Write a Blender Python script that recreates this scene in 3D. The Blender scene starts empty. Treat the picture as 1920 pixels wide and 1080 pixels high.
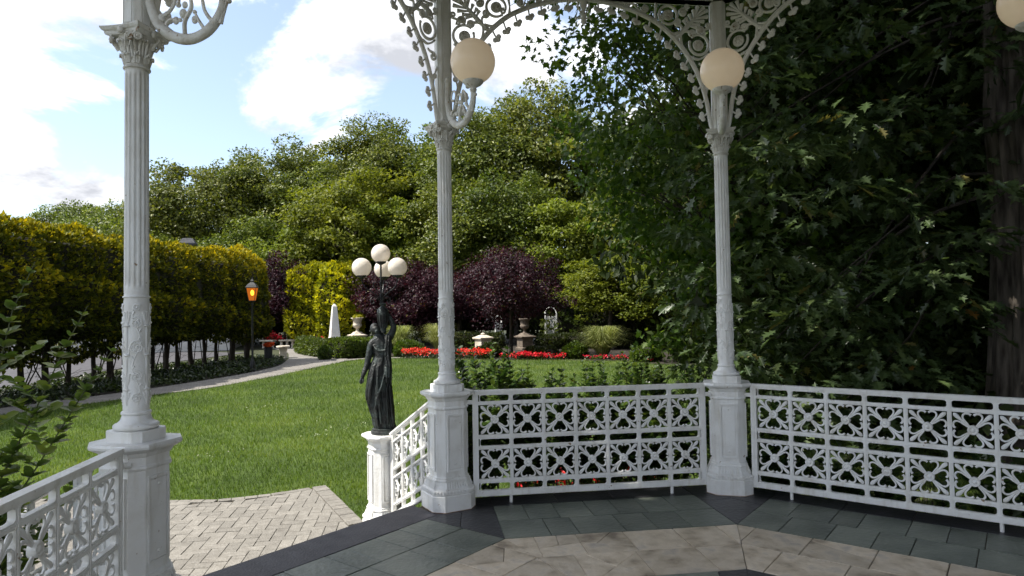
import bpy, math, random
import numpy as np
from mathutils import Matrix, Vector, noise as mnoise

# ------------------------------------------------------------------ camera, sky, sun, exposure
scene = bpy.context.scene
COL = scene.collection
PI = math.pi
R8 = 3.0722                       # octagon circumradius (column axes)
GZ = -0.51                        # lawn level, gazebo floor is z = 0
cam_d = bpy.data.cameras.new('camera'); cam = bpy.data.objects.new('camera', cam_d); COL.objects.link(cam)
cam_d.sensor_width = 36.0; cam_d.lens = 1249.9 / 1920 * 36.0
cam_d.clip_start = 0.05; cam_d.clip_end = 2000
yaw, pitch, roll = 0.1349, 0.0315, -0.0159
fw = Vector((math.sin(yaw)*math.cos(pitch), math.cos(yaw)*math.cos(pitch), math.sin(pitch)))
rt = Vector((math.cos(yaw), -math.sin(yaw), 0)); up = rt.cross(fw)
r2 = rt*math.cos(roll) + up*math.sin(roll); u2 = -rt*math.sin(roll) + up*math.cos(roll)
M = Matrix((r2, u2, -fw)).transposed().to_4x4(); M.translation = Vector((-1.3682, -2.5239, 1.55))
cam.matrix_world = M
scene.camera = cam

SUN_AZ, SUN_EL = math.radians(188), math.radians(55)
sun_to = Vector((math.cos(SUN_AZ)*math.cos(SUN_EL), math.sin(SUN_AZ)*math.cos(SUN_EL), math.sin(SUN_EL)))
sd = bpy.data.lights.new('sun', 'SUN'); sd.energy = 3.7; sd.angle = math.radians(0.53); sd.color = (1.0, 0.95, 0.86)
so = bpy.data.objects.new('sun', sd); COL.objects.link(so)
so.rotation_euler = sun_to.to_track_quat('Z', 'Y').to_euler(); so.location = (-20, 10, 30)

world = bpy.data.worlds.new('World'); scene.world = world; world.use_nodes = True
wt = world.node_tree; wn = wt.nodes; wl = wt.links; wn.clear()
w_out = wn.new('ShaderNodeOutputWorld'); w_bg = wn.new('ShaderNodeBackground')
sky = wn.new('ShaderNodeTexSky'); sky.sky_type = 'NISHITA'; sky.sun_disc = False
sky.sun_elevation = SUN_EL; sky.sun_rotation = math.radians(90) - SUN_AZ
sky.air_density = 1.0; sky.dust_density = 1.0; sky.ozone_density = 1.0
tc = wn.new('ShaderNodeTexCoord'); sep = wn.new('ShaderNodeSeparateXYZ'); wl.new(tc.outputs['Generated'], sep.inputs[0])
def wmath(op, a, b=None, clamp=False):
    n = wn.new('ShaderNodeMath'); n.operation = op; n.use_clamp = clamp
    for i, v in enumerate((a, b)):
        if v is None: continue
        if isinstance(v, (int, float)): n.inputs[i].default_value = v
        else: wl.new(v, n.inputs[i])
    return n.outputs[0]
den = wmath('ADD', wmath('MAXIMUM', sep.outputs[2], 0.0), 0.30)
cmb = wn.new('ShaderNodeCombineXYZ'); wl.new(wmath('DIVIDE', sep.outputs[0], den), cmb.inputs[0]); wl.new(wmath('DIVIDE', sep.outputs[1], den), cmb.inputs[1])
cmb.inputs[2].default_value = 31.84
def wnoise(scale, detail, rough, dist=0.0):
    n = wn.new('ShaderNodeTexNoise'); n.inputs['Scale'].default_value = scale; n.inputs['Detail'].default_value = detail
    n.inputs['Roughness'].default_value = rough; n.inputs['Distortion'].default_value = dist
    wl.new(cmb.outputs[0], n.inputs['Vector']); return n.outputs['Fac']
n1 = wnoise(1.75, 10.0, 0.58, 0.3); n2 = wnoise(2.9, 7.0, 0.6)
mr = wn.new('ShaderNodeMapRange'); mr.interpolation_type = 'SMOOTHSTEP'
mr.inputs['From Min'].default_value = 0.455; mr.inputs['From Max'].default_value = 0.535; wl.new(n1, mr.inputs['Value'])
shade = wn.new('ShaderNodeMapRange'); shade.inputs['From Min'].default_value = 0.40; shade.inputs['From Max'].default_value = 0.64; wl.new(n2, shade.inputs['Value'])
ccol = wn.new('ShaderNodeMix'); ccol.data_type = 'RGBA'; wl.new(shade.outputs[0], ccol.inputs['Factor'])
ccol.inputs['A'].default_value = (8.2, 8.2, 8.3, 1); ccol.inputs['B'].default_value = (3.2, 3.3, 3.6, 1)
mixc = wn.new('ShaderNodeMix'); mixc.data_type = 'RGBA'; wl.new(mr.outputs[0], mixc.inputs['Factor'])
skyc = wn.new('ShaderNodeMix'); skyc.data_type = 'RGBA'; skyc.blend_type = 'ADD'; skyc.inputs['Factor'].default_value = 1.0
wl.new(sky.outputs[0], skyc.inputs['A']); skyc.inputs['B'].default_value = (1.0, 1.02, 1.05, 1)     # thin high veil over the blue
wl.new(skyc.outputs['Result'], mixc.inputs['A']); wl.new(ccol.outputs['Result'], mixc.inputs['B'])
wl.new(mixc.outputs['Result'], w_bg.inputs['Color']); w_bg.inputs['Strength'].default_value = 0.10
wl.new(w_bg.outputs[0], w_out.inputs[0])

vs = scene.view_settings
vs.view_transform = 'Standard'; vs.look = 'None'; vs.exposure = 1.15; vs.gamma = 1.0; vs.use_curve_mapping = False
scene.cycles.max_bounces = 8; scene.cycles.transparent_max_bounces = 4
scene.cycles.use_denoising = True

# ------------------------------------------------------------------ materials
def nmat(name):
    m = bpy.data.materials.new(name); m.use_nodes = True
    return m, m.node_tree.nodes, m.node_tree.links, m.node_tree.nodes['Principled BSDF']
def ramp(nodes, stops):
    r = nodes.new('ShaderNodeValToRGB'); e = r.color_ramp.elements
    while len(e) < len(stops): e.new(0.5)
    for el, (p, c) in zip(e, stops): el.position = p; el.color = (*c, 1)
    return r
def pmat(name, stops, scale=4.0, rough=0.6, bump=0.0, bscale=30.0, detail=6.0, spec=0.4, metal=0.0, rand=0.0, coord='Object', stretch=(1, 1, 1)):
    """base colour from a noise ramp, optional bump and a per-object tone"""
    m, n, l, b = nmat(name)
    t = n.new('ShaderNodeTexCoord'); mp = n.new('ShaderNodeMapping'); mp.inputs['Scale'].default_value = stretch
    l.new(t.outputs[coord], mp.inputs['Vector'])
    oi = n.new('ShaderNodeObjectInfo')
    sh = n.new('ShaderNodeVectorMath'); sh.operation = 'MULTIPLY_ADD'; l.new(oi.outputs['Random'], sh.inputs[0]); sh.inputs[1].default_value = (17, 9, 5); l.new(mp.outputs[0], sh.inputs[2])
    nz = n.new('ShaderNodeTexNoise'); nz.inputs['Scale'].default_value = scale; nz.inputs['Detail'].default_value = detail
    l.new(sh.outputs[0], nz.inputs['Vector'])
    r = ramp(n, stops); l.new(nz.outputs['Fac'], r.inputs[0]); col = r.outputs[0]
    if rand > 0:
        hsv = n.new('ShaderNodeHueSaturation'); mrn = n.new('ShaderNodeMapRange'); l.new(oi.outputs['Random'], mrn.inputs['Value'])
        mrn.inputs['To Min'].default_value = 1 - rand; mrn.inputs['To Max'].default_value = 1 + rand
        l.new(mrn.outputs[0], hsv.inputs['Value']); l.new(col, hsv.inputs['Color']); col = hsv.outputs[0]
    l.new(col, b.inputs['Base Color'])
    b.inputs['Roughness'].default_value = rough; b.inputs['Specular IOR Level'].default_value = spec; b.inputs['Metallic'].default_value = metal
    if bump > 0:
        nb = n.new('ShaderNodeTexNoise'); nb.inputs['Scale'].default_value = bscale; nb.inputs['Detail'].default_value = 5
        l.new(sh.outputs[0], nb.inputs['Vector'])
        bp = n.new('ShaderNodeBump'); bp.inputs['Strength'].default_value = bump; bp.inputs['Distance'].default_value = 0.02
        l.new(nb.outputs['Fac'], bp.inputs['Height']); l.new(bp.outputs[0], b.inputs['Normal'])
    return m
def weather(m, amount=0.66):
    n, l = m.node_tree.nodes, m.node_tree.links; b = n['Principled BSDF']; src = b.inputs['Base Color'].links[0].from_socket
    t = n.new('ShaderNodeTexCoord'); g = n.new('ShaderNodeNewGeometry')
    a = n.new('ShaderNodeTexNoise'); a.inputs['Scale'].default_value = 26; a.inputs['Detail'].default_value = 4; l.new(g.outputs['Position'], a.inputs['Vector'])
    r = ramp(n, [(amount, (0, 0, 0)), (amount + 0.05, (1, 1, 1))]); l.new(a.outputs['Fac'], r.inputs[0])
    c = n.new('ShaderNodeMix'); c.data_type = 'RGBA'; l.new(r.outputs[0], c.inputs['Factor']); l.new(src, c.inputs['A']); c.inputs['B'].default_value = (0.30, 0.21, 0.13, 1)
    mp = n.new('ShaderNodeMapping'); mp.inputs['Scale'].default_value = (9, 9, 1.1); l.new(g.outputs['Position'], mp.inputs['Vector']); s = n.new('ShaderNodeTexNoise'); s.inputs['Scale'].default_value = 2.2; s.inputs['Detail'].default_value = 7; l.new(mp.outputs[0], s.inputs['Vector'])
    r2_ = ramp(n, [(0.52, (1, 1, 1)), (0.76, (0.82, 0.80, 0.75))]); l.new(s.outputs['Fac'], r2_.inputs[0]); d = n.new('ShaderNodeMix'); d.data_type = 'RGBA'; d.blend_type = 'MULTIPLY'; d.inputs['Factor'].default_value = 1
    l.new(c.outputs['Result'], d.inputs['A']); l.new(r2_.outputs[0], d.inputs['B']); l.new(d.outputs['Result'], b.inputs['Base Color'])
def leafmat(name, stops, rough=0.42, trans=0.35, spec=0.45, tcol=(1.0, 1.0, 0.55)):
    m, n, l, b = nmat(name)
    a = n.new('ShaderNodeAttribute'); a.attribute_name = 'var'
    r0_ = ramp(n, stops); l.new(a.outputs['Fac'], r0_.inputs[0]); r = n.new('ShaderNodeHueSaturation'); oi = n.new('ShaderNodeObjectInfo'); l.new(r0_.outputs[0], r.inputs['Color'])
    q1 = n.new('ShaderNodeMapRange'); q1.inputs['To Min'].default_value = 0.488; q1.inputs['To Max'].default_value = 0.512; l.new(oi.outputs['Random'], q1.inputs['Value']); l.new(q1.outputs[0], r.inputs['Hue'])
    q2 = n.new('ShaderNodeMath'); q2.operation = 'FRACT'; q3 = n.new('ShaderNodeMath'); q3.operation = 'MULTIPLY'; q3.inputs[1].default_value = 7.31; l.new(oi.outputs['Random'], q3.inputs[0]); l.new(q3.outputs[0], q2.inputs[0]); q4 = n.new('ShaderNodeMapRange'); q4.inputs['To Min'].default_value = 0.86; q4.inputs['To Max'].default_value = 1.22; l.new(q2.outputs[0], q4.inputs['Value']); l.new(q4.outputs[0], r.inputs['Value'])
    l.new(r.outputs[0], b.inputs['Base Color'])
    b.inputs['Roughness'].default_value = rough; b.inputs['Specular IOR Level'].default_value = spec
    tr = n.new('ShaderNodeBsdfTranslucent'); mu = n.new('ShaderNodeMix'); mu.data_type = 'RGBA'; mu.blend_type = 'MULTIPLY'; mu.inputs['Factor'].default_value = 1
    l.new(r.outputs[0], mu.inputs['A']); mu.inputs['B'].default_value = (*[c*1.6 for c in tcol], 1); l.new(mu.outputs['Result'], tr.inputs['Color'])
    mx = n.new('ShaderNodeMixShader'); mx.inputs[0].default_value = trans
    l.new(b.outputs[0], mx.inputs[1]); l.new(tr.outputs[0], mx.inputs[2]); l.new(mx.outputs[0], n['Material Output'].inputs['Surface'])
    return m
MT = {}
MT['paint'] = pmat('white_cast_iron_paint', [(0.30, (0.72, 0.71, 0.68)), (0.5, (0.82, 0.82, 0.80)), (0.75, (0.85, 0.855, 0.85))], 7, 0.36, 0.22, 55, spec=0.45)
MT['paint_old'] = pmat('aged_cast_iron_paint', [(0.25, (0.52, 0.49, 0.43)), (0.5, (0.74, 0.73, 0.69)), (0.75, (0.82, 0.82, 0.80))], 16, 0.5, 0.35, 70)
weather(MT['paint'], 0.70); weather(MT['paint_old'], 0.64)
MT['rust'] = pmat('rust_stain', [(0.3, (0.22, 0.10, 0.05)), (0.7, (0.45, 0.36, 0.28))], 20, 0.8)
MT['slate'] = pmat('green_slate', [(0.3, (0.084, 0.098, 0.080)), (0.5, (0.128, 0.145, 0.118)), (0.72, (0.19, 0.205, 0.165))], 3.0, 0.36, 0.35, 28, rand=0.18, spec=0.5)
MT['black'] = pmat('black_slate', [(0.3, (0.020, 0.020, 0.024)), (0.7, (0.042, 0.041, 0.046))], 4.0, 0.36, 0.3, 30, rand=0.2, spec=0.5)
MT['tan'] = pmat('tan_sandstone', [(0.28, (0.24, 0.19, 0.135)), (0.42, (0.50, 0.415, 0.305)), (0.56, (0.62, 0.53, 0.41)), (0.72, (0.41, 0.365, 0.315))], 6.0, 0.42, 0.5, 16, rand=0.14, detail=9)
MT['mortar'] = pmat('floor_mortar', [(0.3, (0.10, 0.085, 0.065)), (0.7, (0.20, 0.17, 0.135))], 20, 0.9)
MT['slab'] = pmat('purple_black_slab', [(0.3, (0.050, 0.048, 0.058)), (0.7, (0.085, 0.082, 0.095))], 9, 0.55, 0.35, 60, stretch=(1, 1, 1))
MT['paver'] = pmat('concrete_paver', [(0.25, (0.165, 0.152, 0.134)), (0.5, (0.215, 0.202, 0.180)), (0.75, (0.26, 0.245, 0.220))], 14, 0.85, 0.5, 60, rand=0.13)
MT['bedding'] = pmat('paver_bedding', [(0.3, (0.05, 0.045, 0.03)), (0.7, (0.13, 0.11, 0.075))], 25, 0.95)
MT['stone'] = pmat('garden_stone', [(0.3, (0.42, 0.36, 0.28)), (0.5, (0.55, 0.49, 0.40)), (0.75, (0.64, 0.59, 0.51))], 6, 0.8, 0.4, 30)
MT['obstone'] = pmat('pale_limestone', [(0.3, (0.66, 0.64, 0.60)), (0.7, (0.78, 0.76, 0.72))], 5, 0.75, 0.3, 30)
MT['bronze'] = pmat('verdigris_bronze', [(0.30, (0.009, 0.010, 0.010)), (0.48, (0.020, 0.023, 0.022)), (0.62, (0.036, 0.048, 0.046)), (0.8, (0.08, 0.105, 0.10))], 13, 0.5, 0.5, 45, spec=0.6, metal=0.35)
MT['shadestone'] = pmat('shade_toned_stone', [(0.3, (0.09, 0.07, 0.055)), (0.7, (0.20, 0.165, 0.13))], 8, 0.9, 0.4, 30)  # stone colour darkened to stand in for tree shade on the urn
MT['iron'] = pmat('dark_iron', [(0.3, (0.010, 0.011, 0.012)), (0.7, (0.026, 0.028, 0.03))], 20, 0.5, 0.2, 60)
MT['bark'] = pmat('ridged_bark', [(0.32, (0.016, 0.011, 0.007)), (0.48, (0.060, 0.050, 0.040)), (0.70, (0.125, 0.105, 0.085))], 14, 0.95, 1.0, 16, stretch=(1, 1, 0.16))
MT['darkbark'] = pmat('dark_twig_bark', [(0.3, (0.016, 0.013, 0.010)), (0.7, (0.05, 0.04, 0.03))], 12, 0.95, 0.4, 20)
MT['stem'] = pmat('green_stem', [(0.3, (0.05, 0.06, 0.025)), (0.7, (0.12, 0.13, 0.05))], 12, 0.7)
MT['soil'] = pmat('mulch', [(0.3, (0.012, 0.010, 0.008)), (0.7, (0.045, 0.036, 0.026))], 14, 0.95, 0.6, 40)
MT['asphalt'] = pmat('pale_asphalt', [(0.3, (0.055, 0.054, 0.060)), (0.7, (0.085, 0.083, 0.09))], 5, 0.9, 0.2, 60)
MT['lawn'] = pmat('turf', [(0.25, (0.040, 0.070, 0.010)), (0.5, (0.062, 0.105, 0.014)), (0.75, (0.095, 0.14, 0.020))], 1.1, 0.9, 0.8, 50, detail=10)
MT['earth'] = pmat('rough_ground', [(0.3, (0.020, 0.026, 0.010)), (0.7, (0.05, 0.055, 0.022))], 0.8, 0.95, 0.5, 10, detail=9)
MT['rooftile'] = pmat('grey_roofing', [(0.3, (0.05, 0.052, 0.058)), (0.7, (0.09, 0.092, 0.10))], 9, 0.8)
MT['ceil'] = pmat('roof_boards', [(0.3, (0.62, 0.58, 0.51)), (0.7, (0.72, 0.68, 0.61))], 5, 0.7)
MT['render'] = pmat('pale_render', [(0.3, (0.42, 0.41, 0.39)), (0.7, (0.52, 0.51, 0.49))], 4, 0.9)
MT['globe'] = None
def globemat(name, col, tr, glow=0.0):
    m, n, l, b = nmat(name)
    b.inputs['Emission Color'].default_value = (1.0, 0.84, 0.62, 1); b.inputs['Emission Strength'].default_value = glow
    b.inputs['Base Color'].default_value = (*col, 1); b.inputs['Roughness'].default_value = 0.14; b.inputs['Specular IOR Level'].default_value = 0.5
    t = n.new('ShaderNodeBsdfTranslucent'); t.inputs['Color'].default_value = (*[min(0.97, c*1.05) for c in col], 1)
    nz = n.new('ShaderNodeTexNoise'); nz.inputs['Scale'].default_value = 9; tcg = n.new('ShaderNodeTexCoord'); l.new(tcg.outputs['Object'], nz.inputs['Vector'])
    rr = ramp(n, [(0.3, tuple(c*0.93 for c in col)), (0.6, col)]); l.new(nz.outputs['Fac'], rr.inputs[0]); l.new(rr.outputs[0], b.inputs['Base Color'])
    mx = n.new('ShaderNodeMixShader'); mx.inputs[0].default_value = tr
    l.new(b.outputs[0], mx.inputs[1]); l.new(t.outputs[0], mx.inputs[2]); l.new(mx.outputs[0], n['Material Output'].inputs['Surface'])
    return m
MT['globe'] = globemat('cream_opal_glass', (0.95, 0.83, 0.68), 0.35, 0.07)
MT['globe2'] = globemat('white_opal_glass', (0.93, 0.87, 0.79), 0.35)
m, n, l, b = nmat('amber_lamp_glass'); n.remove(b); e_ = n.new('ShaderNodeEmission'); e_.inputs['Color'].default_value = (1.0, 0.30, 0.04, 1); e_.inputs['Strength'].default_value = 0.32
t_ = n.new('ShaderNodeBsdfTransparent'); t_.inputs['Color'].default_value = (1.0, 0.55, 0.12, 1); x_ = n.new('ShaderNodeMixShader'); x_.inputs[0].default_value = 0.5; l.new(t_.outputs[0], x_.inputs[1]); l.new(e_.outputs[0], x_.inputs[2]); l.new(x_.outputs[0], n['Material Output'].inputs['Surface']); MT['amber'] = m
m, n, l, b = nmat('lamp_flame'); b.inputs['Emission Color'].default_value = (1.0, 0.62, 0.18, 1); b.inputs['Emission Strength'].default_value = 4.0; MT['flame'] = m
# brick path too far away for single pavers
m, n, l, b = nmat('path_paving')
t = n.new('ShaderNodeTexCoord'); bt = n.new('ShaderNodeTexBrick'); l.new(t.outputs['Object'], bt.inputs['Vector'])
bt.inputs['Scale'].default_value = 1.0; bt.inputs['Brick Width'].default_value = 0.24; bt.inputs['Row Height'].default_value = 0.13; bt.inputs['Mortar Size'].default_value = 0.010
bt.inputs['Color1'].default_value = (0.22, 0.207, 0.19, 1); bt.inputs['Color2'].default_value = (0.27, 0.255, 0.235, 1); bt.inputs['Mortar'].default_value = (0.14, 0.12, 0.10, 1)
nz = n.new('ShaderNodeTexNoise'); nz.inputs['Scale'].default_value = 2.0; nz.inputs['Detail'].default_value = 6; l.new(t.outputs['Object'], nz.inputs['Vector'])
mm = n.new('ShaderNodeMix'); mm.data_type = 'RGBA'; mm.blend_type = 'MULTIPLY'; mm.inputs['Factor'].default_value = 0.5
rr = ramp(n, [(0.3, (0.55, 0.55, 0.55)), (0.7, (1, 1, 1))]); l.new(nz.outputs['Fac'], rr.inputs[0])
l.new(bt.outputs['Color'], mm.inputs['A']); l.new(rr.outputs[0], mm.inputs['B']); l.new(mm.outputs['Result'], b.inputs['Base Color']); b.inputs['Roughness'].default_value = 0.85
bp = n.new('ShaderNodeBump'); bp.inputs['Strength'].default_value = 0.6; bp.inputs['Distance'].default_value = 0.01; bp.invert = True
l.new(bt.outputs['Fac'], bp.inputs['Height']); l.new(bp.outputs[0], b.inputs['Normal']); MT['pathpave'] = m

L = {}
L['grass'] = leafmat('grass_blade', [(0.0, (0.028, 0.054, 0.006)), (0.5, (0.066, 0.110, 0.010)), (0.85, (0.125, 0.168, 0.016)), (1.0, (0.17, 0.19, 0.04))], 0.5, 0.4)
L['maple'] = leafmat('maple_leaf', [(0.0, (0.020, 0.042, 0.008)), (0.6, (0.044, 0.080, 0.012)), (1.0, (0.105, 0.145, 0.018))], 0.5, 0.38, 0.22)
L['oak'] = leafmat('oak_leaf', [(0.0, (0.034, 0.058, 0.020)), (0.7, (0.070, 0.104, 0.036)), (0.985, (0.11, 0.145, 0.05)), (1.0, (0.26, 0.13, 0.03))], 0.38, 0.25, 0.5)
L['tree'] = leafmat('broad_leaf', [(0.0, (0.028, 0.048, 0.007)), (0.5, (0.100, 0.128, 0.015)), (1.0, (0.22, 0.235, 0.042))], 0.45, 0.34, 0.35)
L['treeB'] = leafmat('fresh_broad_leaf', [(0.0, (0.050, 0.074, 0.008)), (0.5, (0.120, 0.152, 0.014)), (1.0, (0.22, 0.24, 0.030))], 0.5, 0.40, 0.25)
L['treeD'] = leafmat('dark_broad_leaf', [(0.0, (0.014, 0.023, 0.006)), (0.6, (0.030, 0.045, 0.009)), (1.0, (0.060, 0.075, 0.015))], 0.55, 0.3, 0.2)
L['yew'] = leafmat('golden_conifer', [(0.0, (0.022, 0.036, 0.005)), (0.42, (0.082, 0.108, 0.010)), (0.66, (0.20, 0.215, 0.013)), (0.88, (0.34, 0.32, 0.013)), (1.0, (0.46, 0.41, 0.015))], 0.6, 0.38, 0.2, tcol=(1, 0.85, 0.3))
L['gold'] = leafmat('golden_privet', [(0.0, (0.11, 0.14, 0.008)), (0.5, (0.30, 0.32, 0.012)), (1.0, (0.48, 0.45, 0.016))], 0.5, 0.38, tcol=(1, 0.9, 0.3))
L['purple'] = leafmat('purple_plum_leaf', [(0.0, (0.012, 0.004, 0.007)), (0.6, (0.036, 0.011, 0.019)), (0.94, (0.085, 0.030, 0.042)), (1.0, (0.11, 0.10, 0.02))], 0.5, 0.28, 0.25, tcol=(1, 0.5, 0.5))
L['box'] = leafmat('box_leaf', [(0.0, (0.030, 0.052, 0.007)), (0.5, (0.065, 0.105, 0.010)), (1.0, (0.13, 0.165, 0.018))], 0.5, 0.35)
L['dkbox'] = leafmat('dark_hedge_leaf', [(0.0, (0.016, 0.025, 0.006)), (0.5, (0.036, 0.048, 0.010)), (1.0, (0.075, 0.075, 0.016))], 0.5, 0.3)
L['shrub'] = leafmat('shrub_leaf', [(0.0, (0.022, 0.050, 0.013)), (0.6, (0.046, 0.090, 0.020)), (1.0, (0.11, 0.16, 0.030))], 0.34, 0.3, 0.5)
L['shrubL'] = leafmat('glossy_shrub_leaf', [(0.0, (0.060, 0.105, 0.024)), (0.6, (0.105, 0.165, 0.034)), (1.0, (0.20, 0.25, 0.05))], 0.34, 0.4, 0.45)
L['plume'] = leafmat('pale_grass_blade', [(0.0, (0.11, 0.14, 0.035)), (0.5, (0.24, 0.27, 0.085)), (1.0, (0.40, 0.42, 0.19))], 0.6, 0.4)
L['ivy'] = leafmat('ground_cover_leaf', [(0.0, (0.010, 0.020, 0.005)), (0.6, (0.024, 0.044, 0.009)), (1.0, (0.06, 0.085, 0.018))], 0.4, 0.25)
L['red'] = leafmat('red_petal', [(0.0, (0.30, 0.006, 0.008)), (0.6, (0.58, 0.014, 0.014)), (1.0, (0.75, 0.05, 0.035))], 0.55, 0.3, 0.3, tcol=(1, 0.4, 0.4))
L['orange'] = leafmat('orange_petal', [(0.0, (0.50, 0.05, 0.01)), (1.0, (0.75, 0.13, 0.03))], 0.55, 0.3, 0.3, tcol=(1, 0.5, 0.4))
L['clover'] = leafmat('clover_head', [(0.0, (0.40, 0.42, 0.28)), (1.0, (0.62, 0.62, 0.50))], 0.7, 0.2)
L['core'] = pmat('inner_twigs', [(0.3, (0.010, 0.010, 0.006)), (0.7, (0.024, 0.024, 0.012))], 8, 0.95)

# ------------------------------------------------------------------ scene helpers
def tag(o, label=None, cat=None, group=None, kind=None):
    if label: o['label'] = label
    if cat: o['category'] = cat
    if group: o['group'] = group
    if kind: o['kind'] = kind
    return o
def thing(name, label, cat, loc=(0, 0, 0), rz=0.0, group=None):
    o = bpy.data.objects.new(name, None); COL.objects.link(o); o.empty_display_size = 0.1
    o.location = loc; o.rotation_euler = (0, 0, rz)
    return tag(o, label, cat, group)
def link(name, me, parent=None, loc=None, rot=None, scale=None):
    o = bpy.data.objects.new(name, me); COL.objects.link(o)
    if parent is not None: o.parent = parent
    if loc is not None: o.location = loc
    if rot is not None: o.rotation_euler = rot
    if scale is not None: o.scale = scale
    return o
class MB:
    def __init__(s): s.v = []; s.f = []
    def add(s, vs, fs):
        k = len(s.v); s.v.extend([tuple(map(float, p)) for p in vs]); s.f.extend([tuple(i + k for i in f) for f in fs]); return s
    def box(s, c, h, rz=0.0):
        cs, sn = math.cos(rz), math.sin(rz); vs = []
        for dz in (-1, 1):
            for dx, dy in ((-1, -1), (1, -1), (1, 1), (-1, 1)):
                x, y = dx*h[0], dy*h[1]; vs.append((c[0] + x*cs - y*sn, c[1] + x*sn + y*cs, c[2] + dz*h[2]))
        return s.add(vs, [(3, 2, 1, 0), (4, 5, 6, 7), (0, 1, 5, 4), (1, 2, 6, 5), (2, 3, 7, 6), (3, 0, 4, 7)])
    def span(s, a, b): return s.box([(a[i] + b[i])/2 for i in range(3)], [abs(b[i] - a[i])/2 for i in range(3)])
    def loft(s, rings, caps=True, closed=False):
        n = len(rings[0]); vs = [p for r in rings for p in r]; fs = []
        for i in range(len(rings) - 1):
            for j in range(n):
                fs.append((i*n + j, i*n + (j + 1) % n, (i + 1)*n + (j + 1) % n, (i + 1)*n + j))
        if caps: fs.append(tuple(range(n - 1, -1, -1))); fs.append(tuple((len(rings) - 1)*n + j for j in range(n)))
        return s.add(vs, fs)
    def lathe(s, prof, n=24, c=(0, 0, 0), axis='z', caps=True):
        rings = []
        for r, z in prof:
            ring = []
            for k in range(n):
                a = 2*PI*k/n; x, y = r*math.cos(a), r*math.sin(a)
                if axis == 'z': ring.append((c[0] + x, c[1] + y, c[2] + z))
                else: ring.append((c[0] + x, c[1] - z, c[2] + y))      # axis y: z runs towards -y (towards the viewer)
            rings.append(ring)
        return s.loft(rings, caps)
    def csq(s, prof, caps=True):
        """chamfered-square sections: (half width, chamfer, z)"""
        rings = []
        for w, c, z in prof:
            q = w - c
            rings.append([(q, -w, z), (w, -q, z), (w, q, z), (q, w, z), (-q, w, z), (-w, q, z), (-w, -q, z), (-q, -w, z)])
        return s.loft(rings, caps)
    def tube(s, pts, r, n=6, flat=1.0, caps=True):
        pts = [Vector(p) for p in pts]; N = len(pts)
        rr = r if isinstance(r, (list, tuple)) else [r]*N
        rings = []; prev = None
        for i, p in enumerate(pts):
            t = (pts[min(i + 1, N - 1)] - pts[max(i - 1, 0)])
            t = t.normalized() if t.length > 1e-9 else Vector((0, 0, 1))
            if prev is None:
                ref = Vector((0, 1, 0)) if abs(t.y) < 0.9 else Vector((1, 0, 0))
                u = (ref - t*ref.dot(t)).normalized()
            else: u = (prev - t*prev.dot(t)).normalized()
            prev = u; w = t.cross(u)
            rings.append([tuple(p + (u*(math.cos(2*PI*k/n)*flat) + w*math.sin(2*PI*k/n))*rr[i]) for k in range(n)])
        return s.loft(rings, caps)
    def ball(s, c, r, n=10, m=6):
        if not isinstance(r, (tuple, list)): r = (r, r, r)
        rings = []
        for i in range(m + 1):
            ph = -PI/2 + PI*i/m; cr = max(math.cos(ph), 0.02)
            rings.append([(c[0] + r[0]*cr*math.cos(2*PI*k/n), c[1] + r[1]*cr*math.sin(2*PI*k/n), c[2] + r[2]*math.sin(ph)) for k in range(n)])
        return s.loft(rings)
    def prism(s, poly, z0, z1): return s.loft([[(x, y, z0) for x, y in poly], [(x, y, z1) for x, y in poly]])
    def mapped(s, fn): s.v = [fn(p) for p in s.v]; return s
    def flip(s): s.f = [tuple(reversed(f)) for f in s.f]; return s
    def mesh(s, name, mat, smooth=False):
        me = bpy.data.meshes.new(name); me.from_pydata(s.v, [], s.f)
        if mat: me.materials.append(mat)
        if smooth:
            me.polygons.foreach_set('use_smooth', [True]*len(me.polygons))
            try: me.set_sharp_from_angle(angle=math.radians(38))
            except Exception: pass
        me.update(); return me
    def build(s, name, mat, parent=None, smooth=False, loc=None, rot=None): return link(name, s.mesh(name, mat, smooth), parent, loc, rot)
def spline(pts, k=6):
    """Catmull-Rom through points"""
    P = [np.array(p, float) for p in pts]; P = [2*P[0] - P[1]] + P + [2*P[-1] - P[-2]]; out = []
    for i in range(1, len(P) - 2):
        for t in np.linspace(0, 1, k, endpoint=False):
            a, b_, c, d = P[i - 1], P[i], P[i + 1], P[i + 2]
            out.append(0.5*((2*b_) + (-a + c)*t + (2*a - 5*b_ + 4*c - d)*t*t + (-a + 3*b_ - 3*c + d)*t**3))
    out.append(P[-2]); return [tuple(p) for p in out]
def clip(poly, nx, ny, d):
    """keep the part of a convex polygon where nx*x + ny*y <= d"""
    out = []
    for i in range(len(poly)):
        a, b_ = poly[i], poly[(i + 1) % len(poly)]; da, db = nx*a[0] + ny*a[1] - d, nx*b_[0] + ny*b_[1] - d
        if da <= 0: out.append(a)
        if da*db < 0:
            t = da/(da - db); out.append((a[0] + (b_[0] - a[0])*t, a[1] + (b_[1] - a[1])*t))
    return out
def area(p): return 0.5*abs(sum(p[i][0]*p[(i + 1) % len(p)][1] - p[(i + 1) % len(p)][0]*p[i][1] for i in range(len(p))))
def inset(poly, g):
    cx = sum(p[0] for p in poly)/len(poly); cy = sum(p[1] for p in poly)/len(poly); out = []
    for x, y in poly:
        d = math.hypot(x - cx, y - cy); k = max(0.2, (d - g*1.3)/d) if d > 1e-6 else 1; out.append((cx + (x - cx)*k, cy + (y - cy)*k))
    return out
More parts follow.
